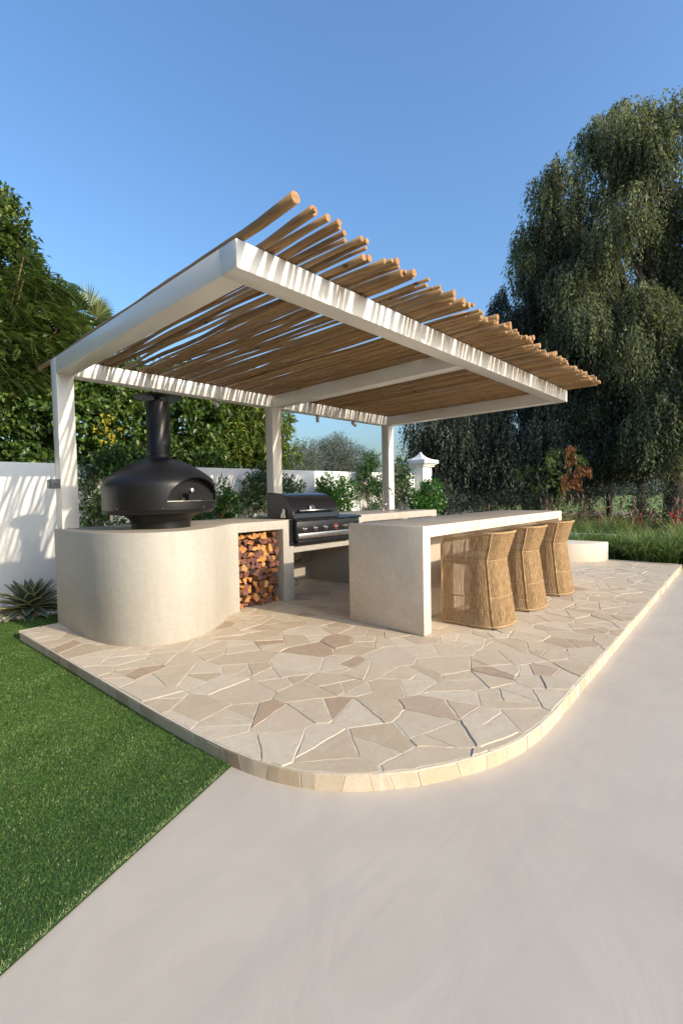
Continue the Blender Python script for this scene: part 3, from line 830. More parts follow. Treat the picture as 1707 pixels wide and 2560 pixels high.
pyobj('mouth_sill', V + V2, [tuple(range(7))[::-1], tuple(range(7, 14))] + [(i, (i + 1) % 7, 7 + (i + 1) % 7, 7 + i) for i in range(7)], M_steel, oven)
def text_mesh(name, s, size, m, parent, Mx, depth=.0008):
    cu = bpy.data.curves.new(name, 'FONT'); cu.body = s; cu.size = size; cu.extrude = depth; cu.align_x = 'CENTER'; cu.align_y = 'CENTER'; cu.shear = .3; cu.resolution_u = 3
    o = bpy.data.objects.new(name, cu); col.objects.link(o); bpy.context.view_layer.update()
    me = bpy.data.meshes.new_from_object(o.evaluated_get(bpy.context.evaluated_depsgraph_get()))
    bpy.data.objects.remove(o, do_unlink=True); bpy.data.curves.remove(cu)
    me.materials.clear(); me.materials.append(m); me.transform(Mx)
    return link(bpy.data.objects.new(name, me), parent)
# badge on the lower body, tangent to the cylinder
ba = math.atan2(fd.y, fd.x) + R(24)
nb = Vector((math.cos(ba), math.sin(ba), 0)); sb_ = Vector((-nb.y, nb.x, 0)); pb = nb * .560 + Vector((0, 0, .215))
Mb = Matrix(((sb_.x, 0, nb.x, pb.x), (sb_.y, 0, nb.y, pb.y), (0, 1, 0, pb.z), (0, 0, 0, 1)))
text_mesh('brand_badge', 'alfa', .06, M_steel, oven, Mb)
for aa, zz in ((200, .195), (245, .195), (290, .195)):
    a_ = R(aa); tubeobj('screw', [(.557 * math.cos(a_), .557 * math.sin(a_), zz), (.5605 * math.cos(a_), .5605 * math.sin(a_), zz)], .004, M_steel, oven, 8)

# ------------------------------------------------------------------ gas grill
GY = 4.13
gr = thing('gas_grill', 'black built-in gas grill with closed hood and chrome knobs set in the counter', 'grill', (3.70, GY, .776))
gx, gz = 3.70, .776
def G(x, y, z): return (x - gx, y - GY, z - gz)
def gbox(name, x0, x1, y0, y1, z0, z1, m, bev=0, parent=None):
    a = G(x0, y0, z0); b = G(x1, y1, z1); return boxobj(name, a[0], b[0], a[1], b[1], a[2], b[2], m, parent or gr, bev, 2)
gbox('grill_body', 3.712, 4.845, 4.20, 4.93, .777, 1.095, M_black2)
gbox('side_flange', 3.652, 3.711, 4.198, 4.2135, .782, 1.0885, M_black2)
gbox('control_panel', 3.705, 4.83, GY, 4.199, .835, 1.075, M_black2, .004)
# bull-nose top lip
V = []; prof = [(GY - .02, 1.068), (GY - .028, 1.078), (GY - .022, 1.09), (GY + .02, 1.10), (4.22, 1.101), (4.22, 1.076), (GY + .0, 1.0762)]
for x in (3.70, 4.85): V += [G(x, y, z) for y, z in prof]
n_ = len(prof)
pyobj('front_lip', V, [tuple(range(n_)), tuple(range(2 * n_ - 1, n_ - 1, -1))] + [(i + n_, (i + 1) % n_ + n_, (i + 1) % n_, i) for i in range(n_)], M_black2, gr)
gbox('trim_strip', 3.722, 4.815, GY - .004, GY - .0005, .853, .918, M_steel, .001)
gbox('drip_tray', 3.73, 4.81, GY + .008, 4.198, .790, .834, M_black2, .003)
for i in range(18):
    x = 3.77 + i * .057; gbox('vent_slot', x, x + .03, 4.1705, 4.197, .779, .7885, M_dark)
# hood: profile in y,z swept along x
prof = [(4.197, 1.102), (4.205, 1.15), (4.222, 1.205), (4.25, 1.262), (4.292, 1.315), (4.345, 1.357), (4.41, 1.387), (4.48, 1.402), (4.56, 1.407), (4.69, 1.407), (4.70, 1.40), (4.70, 1.102)]
HX0, HX1 = 3.718, 4.50
V = []
for x in (HX0, HX1): V += [G(x, y, z) for y, z in prof]
n_ = len(prof)
F = [tuple(range(n_)), tuple(range(2 * n_ - 1, n_ - 1, -1))] + [(i + n_, (i + 1) % n_ + n_, (i + 1) % n_, i) for i in range(n_)]
hood = pyobj('hood', V, F, M_black2, gr, smooth=True); hood.data.set_sharp_from_angle(angle=R(35))
# raised side lip following the hood profile
tubeobj('hood_edge', [G(HX0 - .004, y, z) for y, z in prof[:10]], .006, M_black2, hood, 6)
tubeobj('hood_edge', [G(HX1 + .004, y, z) for y, z in prof[:10]], .006, M_black2, hood, 6)
tubeobj('hood_handle', [G(3.775, 4.158, 1.192), G(4.43, 4.158, 1.192)], .0125, M_steel, hood, 14)
for x in (3.80, 4.405): tubeobj('handle_mount', [G(x, 4.215, 1.192), G(x, 4.158, 1.192)], .010, M_black2, hood, 8)
# oval thermometer on hood
a0 = G(4.03, 4.222, 1.228)
V = []; F = []
for j, (s_, d_) in enumerate(((1, 0), (1, .016), (.8, .020))):
    for i in range(24):
        w = 2 * math.pi * i / 24; V.append((a0[0] + .046 * s_ * math.cos(w), a0[1] - d_ - .005 + .33 * .030 * s_ * math.sin(w), a0[2] + .030 * s_ * math.sin(w)))
for j in range(2):
    for i in range(24): F.append((j * 24 + i, j * 24 + (i + 1) % 24, (j + 1) * 24 + (i + 1) % 24, (j + 1) * 24 + i))
F.append(tuple(48 + i for i in range(24)))
pyobj('thermometer', V, F, M_chrome, hood)
a1 = Matrix.Translation(Vector(a0) + Vector((0, -.028, .002))) @ Matrix.Rotation(R(72), 4, 'X')
text_mesh('badge_lettering', 'BEEF', .020, M_black2, hood, a1)
# flame-shaped bracket on the hood side
fl = [(0, 0), (.095, 0), (.10, .03), (.085, .055), (.10, .075), (.088, .10), (.07, .115), (.062, .098), (.045, .112), (.04, .07), (.018, .05)]
V = [(HX0 - .012 - gx, 4.33 + (.10 - u) - GY, 1.105 + z - gz) for u, z in fl] + [(HX0 - .016 - gx, 4.33 + (.10 - u) - GY, 1.105 + z - gz) for u, z in fl]
n_ = len(fl)
br = pyobj('side_bracket', V, [tuple(range(n_))[::-1], tuple(range(n_, 2 * n_))] + [(i, (i + 1) % n_, n_ + (i + 1) % n_, n_ + i) for i in range(n_)], M_steel, gr)
tubeobj('hood_bolt', [G(HX0, 4.60, 1.24), G(HX0 - .006, 4.60, 1.24)], .008, M_chrome, hood, 10)
gbox('side_burner_cover', 4.51, 4.86, 4.2205, 4.93, 1.0955, 1.104, M_black2, .003)
def knob(x, z, r_, ring):
    t = tubeobj('knob', [G(x, GY - .0005, z), G(x, GY - .008, z), G(x, GY - .0085, z), G(x, GY - .034, z), G(x, GY - .036, z)], [r_ * 1.25, r_ * 1.2, r_ * .82, r_ * .72, r_ * .6], M_chrome, gr, 20)
    bz = lathe('knob_ring', [(r_ * 1.26, 0), (r_ * 1.30, .004), (r_ * 1.55, .004), (r_ * 1.6, 0)], ring, t, 24)
    bz.data.transform(Matrix.Translation(Vector(G(x, GY - .0008, z))) @ Matrix.Rotation(R(90), 4, 'X'))
    gb = boxobj('knob_grip', -r_ * .16, r_ * .16, -.012, 0, -r_ * .8, r_ * .8, M_black2, t, .002)
    gb.data.transform(Matrix.Translation(Vector(G(x, GY - .036, z))))
for x, r_, m_ in ((3.830, .022, M_chrome), (4.013, .022, M_chrome), (4.190, .022, M_chrome), (4.373, .022, M_red), (4.549, .013, M_chrome), (4.668, .022, M_chrome)): knob(x, .972, r_, m_)
text_mesh('panel_lettering', 'BEEF', .022, M_steel, gr, Matrix.Translation(Vector(G(4.775, GY - .001, 1.035))) @ Matrix.Rotation(R(90), 4, 'X'))
for x, z in ((3.716, 1.045), (3.716, .90), (3.716, .81)):
    tubeobj('rivet', [G(x - .03, 4.1975, z), G(x - .03, 4.195, z)], .004, M_chrome, gr, 8)

# sockets and cables in the open bay
so = thing('wall_socket', 'dark socket box on the back wall of the bay under the grill', 'socket', (4.05, 5.078, .52)); boxobj('plate', -.10, .10, -.035, 0, -.055, .13, M_grey, so, .004)
s2 = thing('wall_switch', 'beige double switch plate on the back wall under the grill', 'switch', (4.52, 5.078, .50)); boxobj('plate', -.085, .085, -.03, 0, -.055, .08, M_plate, s2, .004)
boxobj('rocker', -.06, -.015, -.036, -.0305, -.02, .03, M_plate, s2, .002); boxobj('rocker', .015, .06, -.036, -.0305, -.02, .03, M_plate, s2, .002)
cb = tubeobj('power_cable', catmull([Vector((4.1, 5.02, .75)), Vector((4.08, 5.02, .62)), Vector((4.14, 4.97, .45)), Vector((4.25, 4.90, .28)), Vector((4.33, 4.85, .19)), Vector((4.27, 4.80, .155)), Vector((4.12, 4.83, .16)), Vector((4.0, 4.90, .24)), Vector((3.92, 4.98, .34)), Vector((3.9, 5.0, .4))], 5), .0045, M_rust, None, 6)
tag(cb, 'thin black power cable hanging in a loop under the grill', 'cable')
cb2 = tubeobj('gas_hose', catmull([Vector((4.44, 5.02, .75)), Vector((4.44, 5.02, .62)), Vector((4.40, 5.0, .52)), Vector((4.43, 4.99, .44)), Vector((4.50, 5.0, .43)), Vector((4.56, 5.02, .46)), Vector((4.57, 5.04, .5))], 5), .010, M_grey, None, 8)
tag(cb2, 'short grey hose curled beside the switch plate under the grill', 'hose')

# ------------------------------------------------------------------ firewood
def log_mesh(r4, kind):
    L_ = .36; ns = 4
    if kind == 0: a = [(-1, -.35), (.9, -.5), (.35, .75)]                 # wedge
    elif kind == 1: a = [(-.9, -.6), (.8, -.7), (1.0, .3), (-.1, .85)]
    elif kind == 2: a = [(-1, -.4)] + [(math.cos(w), -.4 + 1.1 * math.sin(w)) for w in (2.6, 2.0, 1.4, .8, .3)] + [(1, -.4)]   # half round
    elif kind == 3: a = [(-.8, -.8), (.5, -.9), (1.05, -.1), (.4, .7), (-.7, .55)]
    else: a = [(-1.1, -.3), (.0, -.75), (1.1, -.25), (.7, .45), (-.6, .5)]
    a = [(x + r4.uniform(-.13, .13), z + r4.uniform(-.13, .13)) for x, z in a]
    n = len(a); V = []; F = []; mi = []
    bow = r4.uniform(-.12, .12); tw = r4.uniform(-.2, .2)
    for j in range(ns):
        t = j / (ns - 1); s_ = 1 + r4.uniform(-.08, .08)
        for x, z in a:
            c, s = math.cos(tw * t), math.sin(tw * t)
            V.append((.054 * s_ * (x * c - z * s) + bow * .1 * t * t, t * L_ + (r4.uniform(-.012, .012) if j in (0, ns - 1) else 0), .050 * s_ * (x * s + z * c)))
    for j in range(ns - 1):
        for i in range(n):
            F.append((j * n + i, (j + 1) * n + i, (j + 1) * n + (i + 1) % n, j * n + (i + 1) % n))
            mi.append(2 if (i == n - 1 or (kind == 2 and i < n - 1)) and kind != 0 else (1 if i % 2 == 0 else 3))
    # front face: inset heart and sapwood rim
    b = len(V); cx = sum(v[0] for v in V[:n]) / n; cz = sum(v[2] for v in V[:n]) / n; sap = r4.random()
    fm = 0 if sap < .68 else (1 if sap < .9 else 3); rim = .94; ox, oz = r4.uniform(-.008, .008), r4.uniform(-.008, .008)
    for v in V[:n]: V.append((cx + ox + (v[0] - cx) * rim, v[1] - .002, cz + oz + (v[2] - cz) * rim))
    for i in range(n): F.append((i, (i + 1) % n, b + (i + 1) % n, b + i)); mi.append(fm)
    F.append(tuple(b + i for i in range(n))); mi.append(fm)
    F.append(tuple((ns - 1) * n + i for i in range(n))[::-1]); mi.append(0)
    me = bpy.data.meshes.new('firewood_log'); me.from_pydata(V, [], F)
    for m in (M_log_end, M_log_split, M_log_bark, M_log_sap): me.materials.append(m)
    me.polygons.foreach_set('material_index', mi); me.update(); return me
r4 = random.Random(4)
logs = [log_mesh(r4, k % 5) for k in range(18)]
def stack():
    z = ZP + .034; row = 0; n = 0
    while z < .93:
        x = 2.972 + r4.uniform(0, .02); hgt = 0
        while x < 3.535:
            s_ = r4.uniform(.60, 1.05); w = .092 * s_
            xlim = 3.545 - (.02 if row % 3 else .0)
            if x + w * .4 > xlim: break
            if z > .87 and x > 3.36 and r4.random() < .6: x += w; continue
            o = bpy.data.objects.new('firewood_log', r4.choice(logs)); col.objects.link(o)
            o.location = (x + w * .2, 4.262 + r4.uniform(-.02, .075), z + r4.uniform(-.008, .008))
            o.rotation_euler = (r4.uniform(-.09, .09), r4.choice((0, math.pi, 1.2, -1.3, 2.3)) + r4.uniform(-.5, .5), r4.uniform(-.14, .14))
            o.scale = (s_, 1, s_ * r4.uniform(.85, 1.05))
            tag(o, 'split firewood log in the stack inside the counter niche', 'log', 'firewood logs stacked in the niche')
            x += w * .90; n += 1
        z += .068 * r4.uniform(.94, 1.08); row += 1
    return n
NL = stack()

# ------------------------------------------------------------------ rope stools
def stool(x0, rz, label):
    t = thing('bar_stool', label, 'bar stool', (x0, 2.05, ZP), rz, 'rope bar stools at the island')
    # levels: z, half width front, half width back, y back, corner radius
    LV = [(.018, .280, .262, -.280, .17), (.275, .280, .246, -.243, .16), (.607, .280, .222, -.203, .15), (.865, .282, .258, -.280, .17)]
    yf = .262
    def outline(l, s):
        """s in 0..1 from left front round the back to right front"""
        z, wf, wb, yb, rc = l
        side = (yf - (yb + rc)); arcl = math.pi / 2 * rc; back = 2 * (wb - rc)
        T = 2 * side + 2 * arcl + back; d = s * T
        if d <= side: f = d / side; return (-(wf + (wb - wf) * f), yf - d)
        d -= side
        if d <= arcl: a = d / rc; return (-(wb - rc) - rc * math.cos(a), (yb + rc) - rc * math.sin(a))
        d -= arcl
        if d <= back: return (-(wb - rc) + d, yb - .012 * math.sin(math.pi * d / back))
        d -= back
        if d <= arcl: a = math.pi / 2 - d / rc; return ((wb - rc) + rc * math.cos(a), (yb + rc) - rc * math.sin(a))
        d -= arcl; f = d / side; return (wb + (wf - wb) * f, yb + rc + d)
    def zt(s):   # rim height: lower at the front of the arms
        z = .862 - .070 * max(0, abs(2 * s - 1) - .40) / .60
        d = min(s, 1 - s) * 1.55
        if d < .06: z -= .06 - math.sqrt(.06 ** 2 - (.06 - d) ** 2)
        return z
    NS = 160; V = []; F = []; rw = .0036
    for i in range(NS):
        s = .004 + .992 * i / (NS - 1) + random.uniform(-.0006, .0006)
        pts = []
        for j, l in enumerate(LV):
            x, y = outline(l, s); z = l[0] if j < 3 else zt(s)
            pts.append(Vector((x, y, z)))
        jx = random.uniform(-.0015, .0015)
        for a in (0, 1, 2):
            p, q = pts[a].copy(), pts[a + 1].copy()
            mid = (p + q) / 2 + Vector((jx, jx, 0)); 
            v, f = tube_data([p, mid, q], rw, 4, False)
            o = len(V); V += v; F += [tuple(k + o for k in ff) for ff in f]
    w = pyobj('rope_weave', V, F, M_rope, t); w['kind'] = 'stuff'
    def ringp(l, z=None, n=100): return [Vector((*outline(l, i / n), zt(i / n) if z is None else z)) for i in range(n + 1)]
    tubeobj('top_rail', ringp(LV[3]), .0125, M_rope, t, 10)
    base = ringp(LV[0], .018); tubeobj('base_rail', base + [base[0]], .0125, M_rope, t, 10)
    tubeobj('band', ringp(LV[1], LV[1][0]), .0065, M_rope, t, 8)
    tubeobj('band', ringp(LV[2], LV[2][0]), .0065, M_rope, t, 8)
    for s in (0.0, 1.0):
        p = [Vector((*outline(l, s), z)) for l, z in zip(LV, (.018, .275, .607, zt(s)))]
        tubeobj('front_post', p, .0125, M_rope, t, 10)
    for s in (.335, .665):
        p = [Vector((*outline(l, s), z)) for l, z in zip(LV, (.018, .275, .607, zt(s)))]
        p = [q + Vector((q.x, q.y, 0)).normalized() * .004 for q in p]
        tubeobj('back_post', p, .0085, M_rope, t, 10)
    # seat and cushion
    sp = [outline((0, .27, .22, -.20, .14), i / 30) for i in range(31)]
    bm = bmesh.new(); extrude_poly(bm, sp, .565, .590); bmobj('seat', bm, M_rope, t)
    bm = bmesh.new(); extrude_poly(bm, [(x * .93, y * .93) for x, y in sp], .592, .640); c = bmobj('cushion', bm, M_plate, t); bevel_mesh(c, .012, 3, 40)
    for sx in (-1, 1):
        for sy in (-1, 1):
            tubeobj('foot', [(sx * .235, sy * .20 - .03, 0), (sx * .235, sy * .20 - .03, .012)], .010, M_black2, t, 10)
stool(4.185, R(-1), 'woven rope bar stool nearest the near end of the island')
stool(5.01, R(-2.5), 'middle woven rope bar stool of the three at the island')
stool(5.925, R(-1.5), 'woven rope bar stool farthest along the island')

# ------------------------------------------------------------------ agave
def agave():
    t = thing('agave', 'variegated agave with yellow-edged grey-green leaves beside the white wall', 'agave', (1.50, 6.30, GZ + .03))
    m, nt, b = mat('agave_leaf'); at = nt.nodes.new('ShaderNodeAttribute'); at.attribute_name = 'rnd'; at.attribute_type = 'GEOMETRY'
    c = ramp(nt, at.outputs['Fac'], [(0, (.075, .12, .085)), (.62, (.095, .145, .10)), (.70, (.30, .28, .12)), (.93, (.40, .36, .17)), (1, (.12, .06, .03))])
    c = mix(nt, .3, c, ramp(nt, noise(nt, coords(nt), 30, 4), [(.3, (.55, .55, .55)), (.7, (1, 1, 1))]), 'MULTIPLY')
    nt.links.new(c, b.inputs['Base Color']); b.inputs['Roughness'].default_value = .5; b.inputs['Specular IOR Level'].default_value = .35
    ms = []
    for kx in range(4):
        ny = 9; xs = [-1, -.78, -.66, -.3, 0, .3, .66, .78, 1]
        V = []; rn = []; F = []
        for i in range(ny):
            f = i / (ny - 1); wd = .5 * (.55 + .9 * math.sin(math.pi * min(1, f * .62 + .18)) ** 1.3) * (1 - f ** 3.2) * (1.0 if f < .97 else .2)
            for x in xs:
                ser = .06 * (i % 2) * (abs(x) == 1)
                V.append((x * wd * .14 * (1 + ser) , f, .06 * wd * (x * x) + .0)); rn.append(.0 if abs(x) < .7 else (.8 if f < .96 else 1.0))
        for i in range(ny - 1):
            for j in range(8): F.append((i * 9 + j, i * 9 + j + 1, (i + 1) * 9 + j + 1, (i + 1) * 9 + j))
        bend = (-.10, -.02, .10, .28)[kx]
        V2 = [(x, y * math.cos(bend * y), z + bend * y * y * .9 * (-1 if bend > .05 else 1) * .6) for x, y, z in V]
        nV = len(V2); V2 += [(x, y, z - .018 * (1 - abs(x) * 3)) for x, y, z in V2]
        F2 = F + [tuple(nV + k for k in f[::-1]) for f in F]
        rim = [i * 9 for i in range(ny)]; rim2 = [i * 9 + 8 for i in range(ny)]
        for i in range(ny - 1):
            F2.append((rim[i], rim[i + 1], nV + rim[i + 1], nV + rim[i])); F2.append((rim2[i + 1], rim2[i], nV + rim2[i], nV + rim2[i + 1]))
        me = bpy.data.meshes.new('leaf'); me.from_pydata(V2, [], F2); me.polygons.foreach_set('use_smooth', [True] * len(F2))
        a = me.attributes.new('rnd', 'FLOAT', 'POINT'); a.data.foreach_set('value', rn + rn); me.materials.append(m); me.update(); ms.append(me)
    r5 = random.Random(12)
    for i in range(64):
        f = i / 63.; az = i * 2.39996 + r5.uniform(-.15, .15)
        el = R(86 - 92 * f ** .75 + r5.uniform(-5, 5)); L_ = .15 + .30 * f ** .45 + r5.uniform(-.02, .02)
        o = bpy.data.objects.new('leaf', ms[min(3, int(f * 4))]); link(o, t)
        d = Vector((math.cos(az) * math.cos(el), math.sin(az) * math.cos(el), math.sin(el)))
        up = Vector((-math.cos(az) * math.sin(el), -math.sin(az) * math.sin(el), math.cos(el)))
        sd = d.cross(up)
        base = Vector((math.cos(az), math.sin(az), 0)) * (.02 + .03 * f) + Vector((0, 0, .15 - .12 * f))
        wsc = L_ * r5.uniform(.9, 1.15) * (1.9 - .7 * f)
        o.matrix_local = Matrix(((sd.x * wsc, d.x * L_, up.x * L_, base.x), (sd.y * wsc, d.y * L_, up.y * L_, base.y), (sd.z * wsc, d.z * L_, up.z * L_, base.z), (0, 0, 0, 1)))
agave()

# gravel strip
def gravel():
    bm = bmesh.new(); bmesh.ops.create_icosphere(bm, subdivisions=1, radius=1); bm.verts.ensure_lookup_table()
    bv = np.array([v.co[:] for v in bm.verts]); bf = np.array([[v.index for v in f.verts] for f in bm.faces]); bm.free()
    n = 3200; x = rng.uniform(-.6, 2.3, n); y = rng.uniform(5.85, 7.25, n)
    lim = 6.17 + np.where(x < 1.2, (1.2 - x) * -.05, -(x - 1.2) * .22) + .03 * np.sin(x * 9)
    k = y > lim - .02; x = x[k]; y = y[k]; n = len(x)
    s = rng.uniform(.012, .032, (n, 1, 1)) * rng.uniform(.6, 1.3, (n, 1, 3)); ang = rng.random(n) * 6.3
    V = bv[None] * (1 + rng.normal(0, .16, (n, len(bv), 1))) * s
    c, s_ = np.cos(ang)[:, None], np.sin(ang)[:, None]
    X = V[..., 0] * c - V[..., 1] * s_; Y = V[..., 0] * s_ + V[..., 1] * c
    V = np.stack([X + x[:, None], Y + y[:, None], V[..., 2] + GZ + rng.uniform(.008, .035, n)[:, None]], 2)
    F = (bf[None] + (np.arange(n) * len(bv))[:, None, None]).reshape(-1, 3)
    m = leaf_mat('white_gravel', [(0, (.38, .29, .25)), (.5, (.60, .52, .47)), (1, (.78, .73, .68))], 0, .8, .2)
    o = npmesh('gravel', V, F, m, None, np.repeat(rng.random(n), len(bv))); tag(o, 'white and pinkish gravel along the foot of the wall', 'gravel', kind='stuff')
gravel()
sheet('gravel_base', [(-3.2, 6.2), (1.2, 6.16), (1.895, 5.98), (1.895, 7.3), (-3.2, 7.6)], GZ + .012, simple('gravel_dirt', (.42, .35, .30), .95, var=.3, vs=30))

# ------------------------------------------------------------------ foliage
def branches(base, lobes, r0, seed, n=5, frac=.25):
    r6 = random.Random(seed); T = []
    base = Vector(base)
    for l in lobes:
        c = Vector(l[:3]); k = 6; pts = []
        for j in range(k + 1):
            t = j / k; p = base.lerp(c, t); p.z = base.z + (c.z - base.z) * (t ** .8)
            p += Vector((r6.uniform(-1, 1), r6.uniform(-1, 1), 0)) * r0 * 1.1 * math.sin(math.pi * t)
            pts.append(p)
        T.append((pts, [max(.012, r0 * (1 - t / k * .9) * .6) for t in range(k + 1)]))
    return T
def broad_tree(name, label, cat, lobes, n, L, W, m, base=None, r0=.08, seed=1, per=9, spread=.10, group=None, trunk=True, drop=.15, gap=-.55, gs=3.0, ymin=None):
    c0 = base or (lobes[0][0], lobes[0][1], 0)
    t = thing(name, label, cat, c0, 0, group); c = np.array(c0)
    P, u, f = lobes_points(lobes, n, .2, .25, seed, gap, gs)
    if ymin is not None:
        k = P[:, 1] > (7.24 - .05 * (P[:, 0] - 1.4)) + ymin; P, u, f = P[k], u[k], f[k]
    k = P[:, 2] > .05; P, u, f = P[k], u[k], f[k]
    tw = unit(u + rdir(len(P)) * .6 + np.array([0, 0, .25]))
    PP = np.repeat(P, per, 0); TT = np.repeat(tw, per, 0); tt = np.tile(np.linspace(0, 1, per), len(P))
    LL = rng.uniform(.7, 1.25, len(PP)) * L
    D = unit(TT * (.35 + .5 * tt[:, None]) + rdir(len(PP)) * .75 - np.array([0, 0, drop]))
    PP = PP + TT * (tt * spread * 1.6)[:, None] + rng.normal(0, spread * .22, PP.shape)
    rn = np.clip(rng.random(len(PP)) * .7 + np.repeat(np.clip(f, -1, 1), per) * .12 + .12 + np.repeat(rng.normal(0, .08, len(P)), per), 0, 1)
    o = leafcloud('foliage', PP - c, D, LL, W * rng.uniform(.8, 1.2, len(PP)), m, t, rn, N=unit(rdir(len(PP)) * .7 + np.array([0, -.3, .8])), droop=.12); o['kind'] = 'stuff'
    if trunk:
        T = branches((0, 0, 0), [tuple(np.array(l[:3]) - c) + tuple(l[3:]) for l in lobes], r0, seed)
        T.append(([(0, 0, -.05), (0, 0, .4), (r0 * .3, 0, .9)], [r0 * 1.1, r0, r0 * .8])); tubesobj('trunk', T, M_bark if r0 > .05 else M_stem, t, 7)
    return t
def weeping_tree(name, label, lobes, n, m, base, r0, seed, L=.085, W=.026, per=13, gap=-.75, lean=(0, 0), hang=(.5, 1.5), zmin=.25):
    t = thing(name, label, 'tree', base); c = np.array(base)
    rs = np.random.default_rng(seed); sub = []
    sub += [(l[0], l[1], l[2], l[3] * .82, l[4] * .82, l[5] * .82) for l in lobes]
    for l in lobes:
        for q in range(9):
            d = rs.normal(size=3); d /= np.linalg.norm(d); sc_ = rs.uniform(.24, .55)
            sub.append((l[0] + d[0] * l[3] * .95, l[1] + d[1] * l[4] * .95, l[2] + d[2] * l[5] * .95, l[3] * sc_, l[4] * sc_, l[5] * sc_))
    P, u, f = lobes_points(sub, n, .30, .25, seed, gap, 1.6)
    S = rng.uniform(hang[0], hang[1], len(P)) * np.clip(P[:, 2] / 2.2, .35, 1)
    tt = np.tile(np.linspace(0, 1, per), len(P)); PP = np.repeat(P, per, 0); SS = np.repeat(S, per); UU = np.repeat(u, per, 0)
    out = np.minimum(tt, .35) * SS * .5
    PP = PP + UU * np.array([1, 1, .35]) * out[:, None]; PP[:, 2] -= (tt ** 1.35) * SS * .82
    PP += rng.normal(0, .025, PP.shape) + np.repeat(rng.normal(0, .10, (len(P), 3)), per, 0) * np.array([1, 1, 0]) * tt[:, None]
    D = rdir(len(PP)) * .62 + UU * .2 + np.array([0, 0, -.85])
    rn = np.clip(rng.random(len(PP)) * .26 + np.repeat(np.clip(f, -1.2, 1.2), per) * .18 + np.repeat(rng.normal(.38, .20, len(P)), per), 0, 1)
    k = PP[:, 2] > zmin + .5 * rng.random(len(PP)); PP, D, rn = PP[k], D[k], rn[k]
    o = leafcloud('foliage', PP - c, D, L * rng.uniform(.7, 1.4, len(PP)), W * rng.uniform(.7, 1.3, len(PP)), m, t, rn); o['kind'] = 'stuff'
    T = branches((0, 0, 1.6), [tuple(np.array(l[:3]) - c) + tuple(l[3:]) for l in lobes], r0, seed)
    T.append(([(0, 0, -.1), (.02, .02, .7), (0, 0, 1.3), (0, 0, 2.2)], [r0 * 1.35, r0 * 1.05, r0, r0 * .9])); tubesobj('trunk', T, M_bark, t, 9)
    return t
A = [(17.94, 3.25, 11.64, 1.28, 1.28, 1.92), (17.62, 4.32, 11.34, 1.12, 1.12, 1.46), (18.69, 2.39, 10.85, 1.41, 1.41, 1.66), (17.01, 4.89, 9.64, 1.12, 1.12, 1.59), (17.57, 3.5, 8.83, 1.54, 1.54, 1.79), (18.04, 2.19, 7.81, 1.49, 1.49, 1.98), (16.7, 4.32, 6.8, 1.41, 1.41, 1.66), (17.11, 3.08, 5.61, 1.49, 1.49, 1.73), (17.28, 2.08, 4.24, 1.31, 1.31, 1.67), (17.1, 3.72, 3.72, 1.28, 1.28, 1.41), (16.9, 2.41, 2.82, 0.96, 0.96, 0.96), (18.52, 3.47, 13.3, 0.4, 0.4, 0.53), (17.5, 4.53, 12.6, 0.53, 0.53, 0.53), (19.3, 1.0, 8.2, 1.6, 1.6, 2.2), (19.0, 1.2, 5.0, 1.5, 1.5, 1.6), (16.7, 5.29, 10.97, 0.79, 0.79, 1.06), (16.7, 5.67, 9.82, 0.81, 0.81, 1.08), (18.12, 3.91, 13.91, 0.29, 0.29, 0.24), (18.73, 3.26, 14.06, 0.19, 0.19, 0.29), (19.01, 2.93, 13.75, 0.26, 0.26, 0.24), (16.52, 6.14, 9.39, 0.68, 0.68, 0.68), (17.51, 4.53, 13.2, 0.4, 0.4, 0.4)]
weeping_tree('weeping_tree', 'tall dark weeping tree rising highest at the right edge', A, 30000, M_weep, (18.26, 2.28, 0), .34, 11, L=.12, W=.042, hang=(.5, 1.4), gap=-.45, zmin=1.5)
B = [(17.3, 5.7, 9.6, 1.0, 1.0, 1.2), (17.2, 6.6, 8.3, 1.1, 1.1, 1.1), (17.4, 5.6, 8.4, 1.3, 1.3, 1.3), (17.6, 4.6, 8.3, 1.2, 1.2, 1.4), (17.9, 4.4, 6.6, 1.3, 1.3, 1.3), (17.9, 3.9, 2.9, 1.2, 1.2, 1.0), (17.52, 6.52, 9.17, 1.09, 1.09, 0.87), (16.89, 7.15, 8.17, 0.8, 0.8, 0.87), (17.83, 6.07, 7.12, 1.6, 1.6, 1.6), (16.99, 6.91, 5.7, 1.45, 1.45, 1.31), (17.7, 5.35, 4.83, 1.55, 1.55, 1.55), (16.33, 7.53, 4.12, 1.6, 1.6, 1.16), (15.14, 8.81, 3.86, 1.16, 1.16, 0.73), (15.15, 9.5, 3.05, 0.75, 0.75, 1.05), (15.68, 8.15, 2.54, 1.45, 1.45, 1.16), (16.97, 6.77, 2.94, 1.74, 1.74, 1.31), (18.15, 5.49, 2.76, 1.45, 1.45, 1.02), (14.53, 9.45, 3.45, 0.44, 0.44, 0.36), (15.16, 8.68, 1.83, 0.87, 0.87, 0.87), (16.92, 7.51, 1.81, 1.49, 1.49, 0.75)]
weeping_tree('weeping_tree', 'broad grey-green weeping tree whose low left side hangs behind the pergola', B, 36000, M_weep2, (17.6, 6.6, 0), .26, 12, L=.12, W=.042, hang=(.5, 1.3), gap=-.5)
